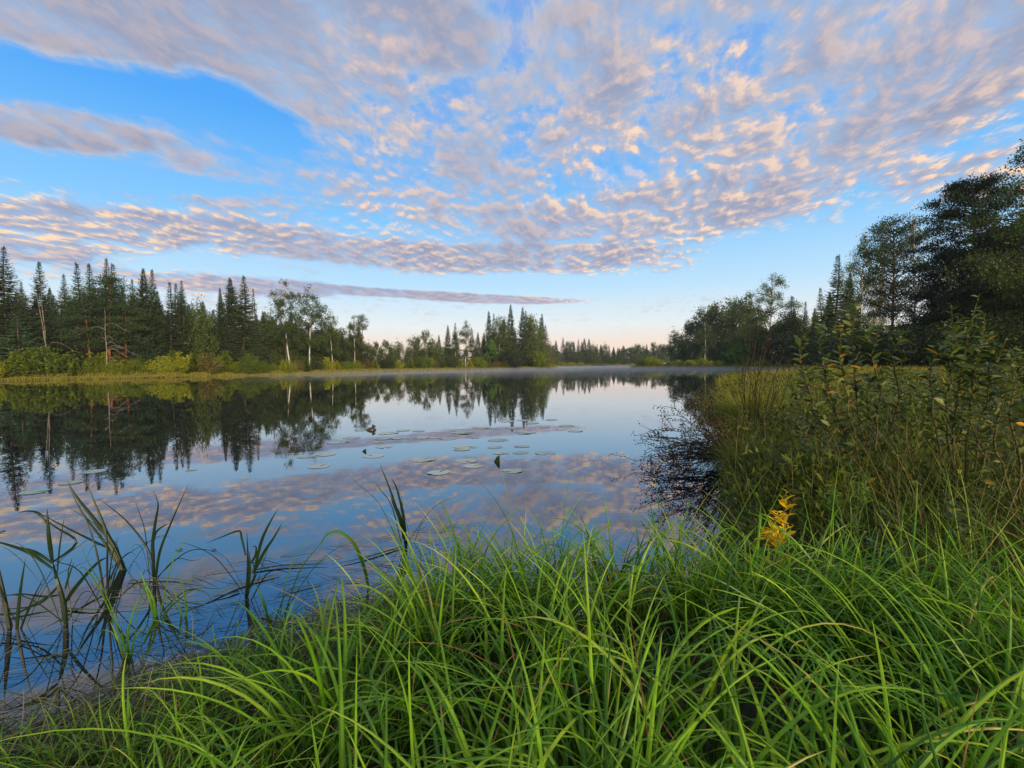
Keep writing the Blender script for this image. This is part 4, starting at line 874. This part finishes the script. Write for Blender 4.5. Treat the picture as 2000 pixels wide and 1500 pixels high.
# blades lying on the water
def afloat(label, pts, w, c=.5):
    b = gnd(*pts[0]); mb = Mesh(); Q = [gnd(px, py) - b + Vector((0, 0, .006 + .004 * n)) for n, (px, py) in enumerate(pts)]
    ribbon(mb, Q, w * b.y / FPX, c, flat=True, fold=.1); o = mb.obj('floating_reed', M['straw']); o.location = b; tag(o, label, 'blade', 'reed blades lying on the water')
afloat('dark blade afloat pointing right from the bent reed clump', [(492, 1117), (550, 1108), (642, 1104)], 10, .1)
afloat('thin floating blade joined to the single reed spray', [(790, 1068), (720, 1090), (648, 1107)], 8, .4)
afloat('long pale blade afloat below the bent reed clump', [(545, 1125), (470, 1145), (400, 1175), (300, 1207)], 9, .9)
afloat('short dark blade afloat beneath the bent reed clump', [(468, 1156), (440, 1165), (405, 1171)], 8, .05)
afloat('faint pale blade afloat nearest the middle', [(628, 1142), (580, 1152), (540, 1164)], 6, .8)
afloat('pale blade afloat reaching right from the grass tuft', [(510, 1205), (545, 1212), (590, 1214)], 8, .9)
afloat('grey blade afloat between the left reed clumps', [(130, 1190), (180, 1194), (270, 1188)], 8, .6)
afloat('pale blade afloat behind the forked reed clump', [(250, 1138), (320, 1132), (402, 1142)], 6, .8)

# ------------------------------------------------------------------ the plants of the right bank
def shrub_lines(label, base_px, lines, name, cat, group, leafm, leafL, leafW, stemm='stem', nper=None, lc=(.0, .95), seed=1, stemr=.008, opp=False, up=.55, yellow=None, depth=None, spread=.25, nmain=99):
    """a leafy shrub: lines = stems through points of the photo, every stem gets leaves along it"""
    r = rs(seed); P0 = gnd(*base_px, z=.12) if depth is None else Vector((pt(base_px[0], 900, depth).x, depth, .1))
    root = thing(name, label, cat, P0, group); Y = P0.y; st = Mesh(); lf = Mesh()
    allp = []
    for n_, L in enumerate(lines):
        dy = r.uniform(-spread, spread); Q = [np.array(pt(px, py, Y + dy * i_ / (len(L) - 1)) - P0) for i_, (px, py) in enumerate(L)]
        if n_ < nmain: Q[0] = Q[0] * [1, 1, 0]
        Q = np.array(Q); t = np.linspace(0, len(Q) - 1, 14); C_ = np.stack([np.interp(t, np.arange(len(Q)), Q[:, k]) for k in range(3)], -1)
        C_[1:-1] += r.normal(0, .008, (12, 3))
        tube(st, C_, np.linspace(stemr, stemr * .3, 14) * (1 if n_ < nmain else .5), 5)
        ln = np.linalg.norm(np.diff(C_, axis=0), axis=1).sum(); n = nper or int(ln / .032)
        u = np.linspace(.22, 1, n) * 13; p = np.stack([np.interp(u, np.arange(14), C_[:, k]) for k in range(3)], -1)
        T = norm(np.gradient(p, axis=0)); a = np.arange(n) * 2.4 + r.uniform(0, 6)
        s = norm(np.stack([np.cos(a), np.sin(a), r.uniform(-.2, .5, n)], -1)); d = norm(s + T * up)
        f = u / 13; sz = np.where(f > .9, .6, 1.0) * r.uniform(.65, 1.15, n)
        c = r.uniform(lc[0], lc[1], n) * .8
        if yellow: c = np.where((r.random(n) < yellow) & (f < .75), 1.0, c)
        # each leaf: two folded halves, four quads
        m = n; Lf = leafL * sz; Wf = leafW * sz; side = norm(np.cross(d, r.normal(0, .35, (m, 3)) + [0, 0, 1])); nn = np.cross(side, d)
        K = 5; sv = np.linspace(0, 1, K)
        ctr = p[:, None] + d[:, None] * (Lf[:, None] * sv)[..., None] - np.array([0, 0, 1.0]) * (Lf[:, None] * .28 * sv ** 2 * r.uniform(0, 1.3, m)[:, None])[..., None]
        w = Wf[:, None] * np.sin(np.clip(sv * .94 + .05, 0, 1) * math.pi) ** .8 / 2
        l_ = ctr + side[:, None] * w[..., None] + nn[:, None] * (w * .35)[..., None]; r_ = ctr - side[:, None] * w[..., None] + nn[:, None] * (w * .35)[..., None]
        V = np.stack([l_, ctr, r_], 2).reshape(m, -1, 3); q = (np.arange(K - 1)[:, None, None] * 3 + np.array([[0, 1, 4, 3], [1, 2, 5, 4]])[None]).reshape(-1, 4)
        F = (q[None] + (np.arange(m) * 3 * K)[:, None, None]).reshape(-1, 4)
        lf.add(V.reshape(-1, 3), F, np.repeat(c, 3 * K))
    st.obj('stems', M[stemm], root, True); lf.obj('leaves', M[leafm], root, True)
    return root
GWI = 'willow shrubs on the right bank'
def side_twigs(L, r, n=3, ln=60):
    out = []
    for _ in range(n):
        k = r.uniform(.35, .9) * (len(L) - 1); i0 = int(k); f = k - i0; a = L[i0]; b = L[min(i0 + 1, len(L) - 1)]; x, y = a[0] + (b[0] - a[0]) * f, a[1] + (b[1] - a[1]) * f
        dx = r.uniform(-1, 1) * ln; out.append([(x, y), (x + dx * .5, y - ln * .4), (x + dx * .8, y - ln * r.uniform(.8, 1.2))])
    return out
def willow(label, base, lines, seed, depth, yellow=.04, L=.10, W=.033, tw=3):
    rr_ = rs(seed); ls = list(lines)
    for l_ in lines:
        ls += side_twigs(l_, rr_, tw, 38 * 4 / depth)
    root = shrub_lines(label, base, ls, 'willow_shrub', 'willow shrub', GWI, 'willow', L, W, seed=seed, yellow=yellow, depth=depth, stemr=.009, nmain=len(lines))
    return root
willow('tall willow shrub whose leafy stems cross the dark trees, nearest the water', (1690, 960), [
    [(1690, 960), (1655, 880), (1625, 780), (1600, 690), (1590, 625)], [(1695, 960), (1670, 860), (1650, 760), (1640, 680), (1628, 640)], [(1700, 960), (1690, 870), (1668, 760), (1665, 680), (1672, 598)],
    [(1700, 955), (1712, 860), (1720, 780), (1705, 700), (1712, 640)], [(1690, 950), (1630, 860), (1580, 770), (1560, 690), (1572, 650)], [(1700, 950), (1740, 860), (1755, 760), (1740, 690), (1758, 650)], [(1690, 960), (1640, 900), (1600, 850), (1560, 790), (1545, 740)],
    [(1695, 960), (1685, 900), (1700, 830), (1690, 760), (1730, 720)], [(1690, 960), (1650, 920), (1610, 900), (1575, 850), (1530, 800)], [(1680, 960), (1660, 900), (1640, 830), (1610, 760), (1615, 700)]], 41, 3.9, .05)
willow('willow shrub with the highest curling tips near the right edge', (1880, 930), [
    [(1880, 930), (1860, 850), (1870, 760), (1885, 680), (1912, 575)], [(1885, 930), (1890, 840), (1900, 750), (1915, 680), (1920, 610)], [(1880, 930), (1850, 840), (1850, 750), (1862, 680), (1858, 595)], [(1875, 930), (1830, 850), (1812, 770), (1820, 700), (1838, 668)],
    [(1890, 930), (1930, 850), (1950, 780), (1945, 700), (1965, 660)], [(1880, 930), (1860, 880), (1880, 800), (1895, 740), (1880, 700)], [(1885, 930), (1915, 860), (1920, 800), (1935, 750), (1930, 715)]], 42, 3.6, .03, .095, .036)
willow('willow shrub cut by the right edge of the view', (2010, 1000), [
    [(2010, 1000), (1990, 900), (1975, 820), (1985, 740), (1990, 690)], [(2010, 1000), (1960, 920), (1940, 850), (1955, 790), (1950, 760)], [(2020, 1000), (2010, 880), (2005, 780), (2012, 700)], [(2000, 1000), (1960, 950), (1920, 900), (1905, 840), (1890, 800)]], 43, 3.2, .03, .08, .03)
willow('low bushy willow shrub behind the yellow spotted one', (1760, 830), [
    [(1760, 880), (1740, 830), (1745, 780), (1760, 740)], [(1765, 880), (1780, 820), (1790, 780), (1785, 745)], [(1760, 880), (1800, 840), (1830, 800), (1840, 760)], [(1760, 880), (1720, 850), (1700, 800), (1690, 750)], [(1770, 880), (1810, 860), (1850, 830), (1870, 790)]], 44, 5.4, .02)
willow('dense low willow shrub at the foot of the tall ones', (1600, 1000), [
    [(1620, 1000), (1590, 950), (1570, 900), (1560, 850)], [(1625, 1000), (1620, 940), (1610, 890), (1615, 840)], [(1620, 1000), (1650, 950), (1660, 900), (1655, 860)], [(1620, 1000), (1560, 970), (1520, 930), (1500, 890)], [(1625, 1000), (1680, 960), (1710, 920), (1720, 880)]], 45, 4.4, .03, .07, .024)
# narrow-leaved herb at the water corner
shrub_lines('narrow leaved green herb leaning over the water corner', (1440, 1090), [
    [(1440, 1095), (1420, 1050), (1390, 1000), (1365, 958)], [(1445, 1095), (1425, 1040), (1405, 990), (1398, 960)], [(1450, 1095), (1440, 1040), (1420, 1000), (1425, 965)], [(1455, 1095), (1465, 1050), (1470, 1010), (1462, 975)], [(1440, 1095), (1410, 1070), (1385, 1050), (1372, 1015)],
    [(1455, 1095), (1480, 1060), (1490, 1020), (1485, 985)], [(1445, 1095), (1450, 1050), (1452, 1010), (1448, 985)]], 'leafy_herb', 'herb', None, 'loose', .052, .011, 'green_stem', seed=51, depth=3.6, stemr=.004)
shrub_lines('small herb with bright yellow autumn leaves above the sedge', (1530, 1110), [
    [(1537, 1120), (1537, 1060), (1533, 1010), (1538, 962)], [(1528, 1110), (1520, 1070), (1505, 1050), (1495, 1035)], [(1530, 1110), (1522, 1060), (1515, 1030), (1520, 1000)]], 'yellow_herb', 'herb', None, 'yellow', .082, .026, 'green_stem', seed=52, depth=2.55, stemr=.003, nper=28)
shrub_lines('feathery dark green herb on a pale stalk', (1650, 1180), [
    [(1648, 1190), (1655, 1120), (1668, 1060), (1668, 1000)], [(1668, 1020), (1662, 980), (1660, 940), (1664, 895)], [(1668, 1030), (1645, 1000), (1630, 970), (1628, 945)], [(1668, 1030), (1685, 990), (1692, 960), (1690, 930)]], 'feathery_herb', 'herb', None, 'bright_tree', .05, .006, 'green_stem', seed=53, depth=2.7, stemr=.005, nper=80)
for n, (bx, lines, dpt, lab) in enumerate([
    ((1560, 1010), [[(1560, 1020), (1555, 980), (1545, 955)], [(1562, 1020), (1575, 985), (1590, 965)], [(1560, 1020), (1540, 1000), (1528, 990)]], 3.9, 'pale leaved herb between the yellow one and the water'),
    ((1730, 1060), [[(1730, 1070), (1725, 1020), (1710, 985)], [(1732, 1070), (1750, 1020), (1760, 985)], [(1730, 1070), (1730, 1030), (1735, 975)]], 3.1, 'broad leaved herb right of the feathery one'),
    ((1700, 1120), [[(1700, 1150), (1695, 1110), (1680, 1080)], [(1702, 1150), (1720, 1110), (1730, 1080)]], 2.6, 'drooping leaved herb low in the sedge'),
    ((1560, 910), [[(1560, 930), (1540, 890), (1530, 860)], [(1562, 930), (1570, 890), (1580, 860)], [(1560, 930), (1520, 900), (1505, 880)]], 5.0, 'leafy herb below the dry stalks')]):
    shrub_lines(lab, bx, lines, 'broad_herb', 'herb', 'herbs on the right bank', 'loose', .075, .026, 'green_stem', seed=55 + n, depth=dpt, stemr=.004)

# leafy weeds and small shrubs scattered along the bank, each with its own leaf
for n, (px, Y, hgt, lm, L_, W_, wd, lab) in enumerate([
    (1455, 8.4, .75, 'herb', .07, .03, 60, 'leafy weed at the waterside just left of the dry stalks'), (1520, 7.6, 1.0, 'willow', .075, .03, 70, 'young shrub right behind the dry stalks'),
    (1575, 6.2, .95, 'bush_dark', .08, .03, 80, 'dark leafy shrub between dry stalks and tall willow'), (1480, 5.7, .55, 'loose', .06, .018, 70, 'grey green weed above the dead shrub base'),
    (1540, 4.7, .6, 'herb', .065, .028, 90, 'weed with small leaves behind the yellow herb'), (1790, 7.5, 1.05, 'herb', .10, .045, 90, 'broad leaved weed out in the marsh behind the willows'),
    (1850, 9.0, 1.0, 'loose', .12, .05, 90, 'pale leaved weed farthest out in the marsh'), (1930, 6.5, 1.0, 'herb', .09, .04, 90, 'olive weed in the marsh near the right edge'),
    (1700, 8.5, 1.0, 'loose', .10, .04, 80, 'pale weed glimpsed between the tall willow stems'), (1640, 3.4, .55, 'bright_tree', .05, .02, 90, 'fresh green weed at the foot of the dense low willow'),
    (1800, 3.6, .65, 'herb', .07, .028, 110, 'dark weed between the two big willow shrubs'), (1900, 2.9, .55, 'willow', .07, .026, 130, 'small leafy shrub low at the right edge'), (1740, 2.7, .42, 'loose', .055, .016, 110, 'feather leaved weed low beside the sedge')]):
    rw = rs(300 + n); b0 = pt(px, 900, Y); zt = b0.copy(); lines = []
    def topx(hh_): # photo row of a point hh_ above the ground at this depth
        return 714 + (CAM_H - .12 - hh_) / Y * FPX
    for q in range(9):
        dx = rw.uniform(-1, 1) * wd * .5; h2 = hgt * rw.uniform(.6, 1.0); lines.append([(px + dx * .15, topx(0)), (px + dx * .5, topx(h2 * .5)), (px + dx, topx(h2))])
    shrub_lines(lab, (px, 900), lines, 'leafy_weed', 'weed', 'leafy weeds on the right bank', lm, L_, W_, 'stem', seed=300 + n, depth=Y, stemr=.005, spread=.35, nper=int(26 + hgt * 14))
# dead shrub hanging over the water
def dead_shrub():
    r = rs(61); b = Vector((3.05, 6.6, .1)); root = thing('dead_shrub', 'dark dead shrub arching over the water with dry seed heads', 'dead shrub', b)
    st = Mesh(); lf = Mesh(); pts = []
    ends = [(1262, 862), (1255, 905), (1248, 918), (1270, 900), (1280, 880), (1240, 915), (1300, 835), (1320, 800), (1330, 778), (1345, 800), (1360, 820), (1300, 860), (1310, 900), (1290, 940), (1250, 862), (1280, 840), (1340, 850), (1330, 900), (1370, 880), (1350, 770), (1390, 800), (1300, 880), (1265, 885), (1320, 870), (1285, 915),
            (1275, 930), (1380, 850), (1400, 870), (1310, 925), (1340, 925), (1370, 780), (1295, 895), (1315, 820), (1335, 835)]
    for ex, ey in ends + [(e[0] + r.uniform(5, 60), e[1] + r.uniform(-15, 25)) for e in ends for _ in range(1)]:
        E = np.array(pt(ex, ey, b.y + r.uniform(-1.0, .5)) - b); E[2] = max(E[2], -.02); o = r.normal(0, .12, 3) * [1, 1, 0]
        s = np.linspace(0, 1, 8)[:, None]; h_ = r.uniform(.0, .22); c0 = o + (E - o) * s + np.array([0, 0, 1]) * h_ * np.sin(s * math.pi) * .7 + r.normal(0, .015, (8, 3)) * s
        tube(st, c0, np.linspace(.008, .0028, 8), 4)
        for q in range(4):
            i0 = r.integers(3, 8); v = norm(r.normal(0, 1, 3) + (E - o) * .8) * r.uniform(.12, .35); c2 = np.array([c0[i0], c0[i0] + v * .5 + [0, 0, .02], c0[i0] + v]); tube(st, c2, [.004, .003, .002], 3); pts += [c2[2], c2[1], c2[2]]
        pts += [c0[-1], c0[-1]]
    Pn = np.array(pts); w = r.integers(0, len(Pn), 4200); p = Pn[w] + r.normal(0, .024, (4200, 3)); d = norm(r.normal(0, 1, (4200, 3)))
    leaves(lf, p, d, r.uniform(.014, .042, 4200), r.uniform(.010, .022, 4200), r, r.random(4200))
    st.obj('stems', M['twig'], root); o_ = lf.obj('seed_heads', M['dry'], root); o_['kind'] = 'stuff'
dead_shrub()
# dry tall stalks before the far wood
def dry_stalks():
    r = rs(62); b = Vector((3.55, 6.9, .12)); root = thing('dry_stalks', 'bunch of tall dry brown stalks rising from the sedge tussock', 'dry plant', b); st = Mesh(); hd = Mesh(); pts = []
    for ex, ey in [(1480, 640), (1466, 640), (1500, 650), (1512, 690), (1490, 675), (1530, 690), (1545, 700), (1520, 720), (1450, 700), (1440, 720), (1420, 735), (1455, 660), (1495, 655), (1508, 660), (1560, 710), (1475, 690), (1535, 740)]:
        E = np.array(pt(ex, ey, b.y + r.uniform(-.3, .4)) - b); o = r.normal(0, .10, 3) * [1, 1, 0]; s = np.linspace(0, 1, 8)[:, None]
        c0 = o + (E - o) * s + r.normal(0, .012, (8, 3)) * s; c0[:, 0] += -.06 * np.sin(s[:, 0] * 3.1); tube(st, c0, np.linspace(.010, .003, 8), 4)
        for q in range(5):
            i0 = r.integers(4, 8); v = r.normal(0, 1, 3) * .06 + [0, 0, .08]; tube(st, [c0[i0], c0[i0] + v], [.003, .0015], 3); pts.append(c0[i0] + v)
        pts += [c0[-1], c0[-2]]
    P_ = np.array(pts); w = r.integers(0, len(P_), 420); leaves(hd, P_[w] + r.normal(0, .02, (420, 3)), norm(r.normal(0, 1, (420, 3))), r.uniform(.015, .04, 420), r.uniform(.006, .014, 420), r, r.random(420))
    st.obj('stems', M['dry'], root); o_ = hd.obj('seed_heads', M['dry'], root); o_['kind'] = 'stuff'
dry_stalks()
# sedge tussocks on the right shore
def tussock(label, x, y, n, L, W, seed, c0=0, c1=1, material='tussock'):
    r = rs(seed); z = max(float(ground_z(np.array(x), np.array(y))), .02); root = thing('sedge_tussock', label, 'tussock', (x, y, z), 'sedge tussocks at the water'); mb = Mesh()
    B = r.normal(0, L * .16, (n, 3)) * [1, 1, 0]; blades(mb, B, np.arctan2(B[:, 1], B[:, 0]) + r.normal(0, .5, n), L * r.uniform(.6, 1.1, n), np.full(n, W), r.uniform(.05, .5, n), r.uniform(.5, 1.9, n), r, r.uniform(c0, c1, n), K=8, pw=1.6)
    mb.obj('blades', M[material], root)
tussock('big yellow green sedge tussock overhanging the water by the dry stalks', 4.35, 8.3, 1500, 1.0, .009, 71)
tussock('round sedge tussock left of the dry stalks', 4.35, 9.3, 1000, 1.0, .009, 72)
tussock('dark green sedge tussock beside the dead shrub', 3.5, 6.9, 700, .7, .007, 73)
tussock('small tussock behind the narrow leaved herb', 2.7, 5.4, 1200, .6, .004, 74)
tussock('sedge tussock farther along the right shore', 5.8, 11.8, 1500, 1.0, .008, 75)
tussock('low tussock at the bay mouth', 7.4, 15.5, 1200, 1.1, .010, 76)

# ------------------------------------------------------------------ morning mist and the air between here and the far shore
def vol_box(name, x0, x1, y0, y1, z0, z1, dens, col, label, noise=False):
    V = [(x, y, z) for z in (z0, z1) for x, y in ((x0, y0), (x1, y0), (x1, y1), (x0, y1))]
    m_, h = mat(name); p = h.node('ShaderNodeVolumePrincipled', {'Color': (*col, 1), 'Density': dens, 'Anisotropy': 0.2})
    h.node('ShaderNodeOutputMaterial', {'Volume': p.outputs[0]})
    o = mesh_obj(name, V, [[[0, 3, 2, 1], [4, 5, 6, 7], [0, 1, 5, 4], [1, 2, 6, 5], [2, 3, 7, 6], [3, 0, 4, 7]]], m_)
    tag(o, label, 'haze', kind='stuff')
vol_box('haze', -300, 300, -20, 480, -2.5, 40, 0.00020, (.88, .93, 1.0), 'thin cool morning haze over the lake and far trees')
vol_box('mist', -40, 120, 66, 340, .012, .60, 0.0062, (.95, .95, 1.0), 'low white mist drifting on the far water')
finish_labels()
for o in [o for o in bpy.data.objects if 'H' in o.keys()]: del o['H']
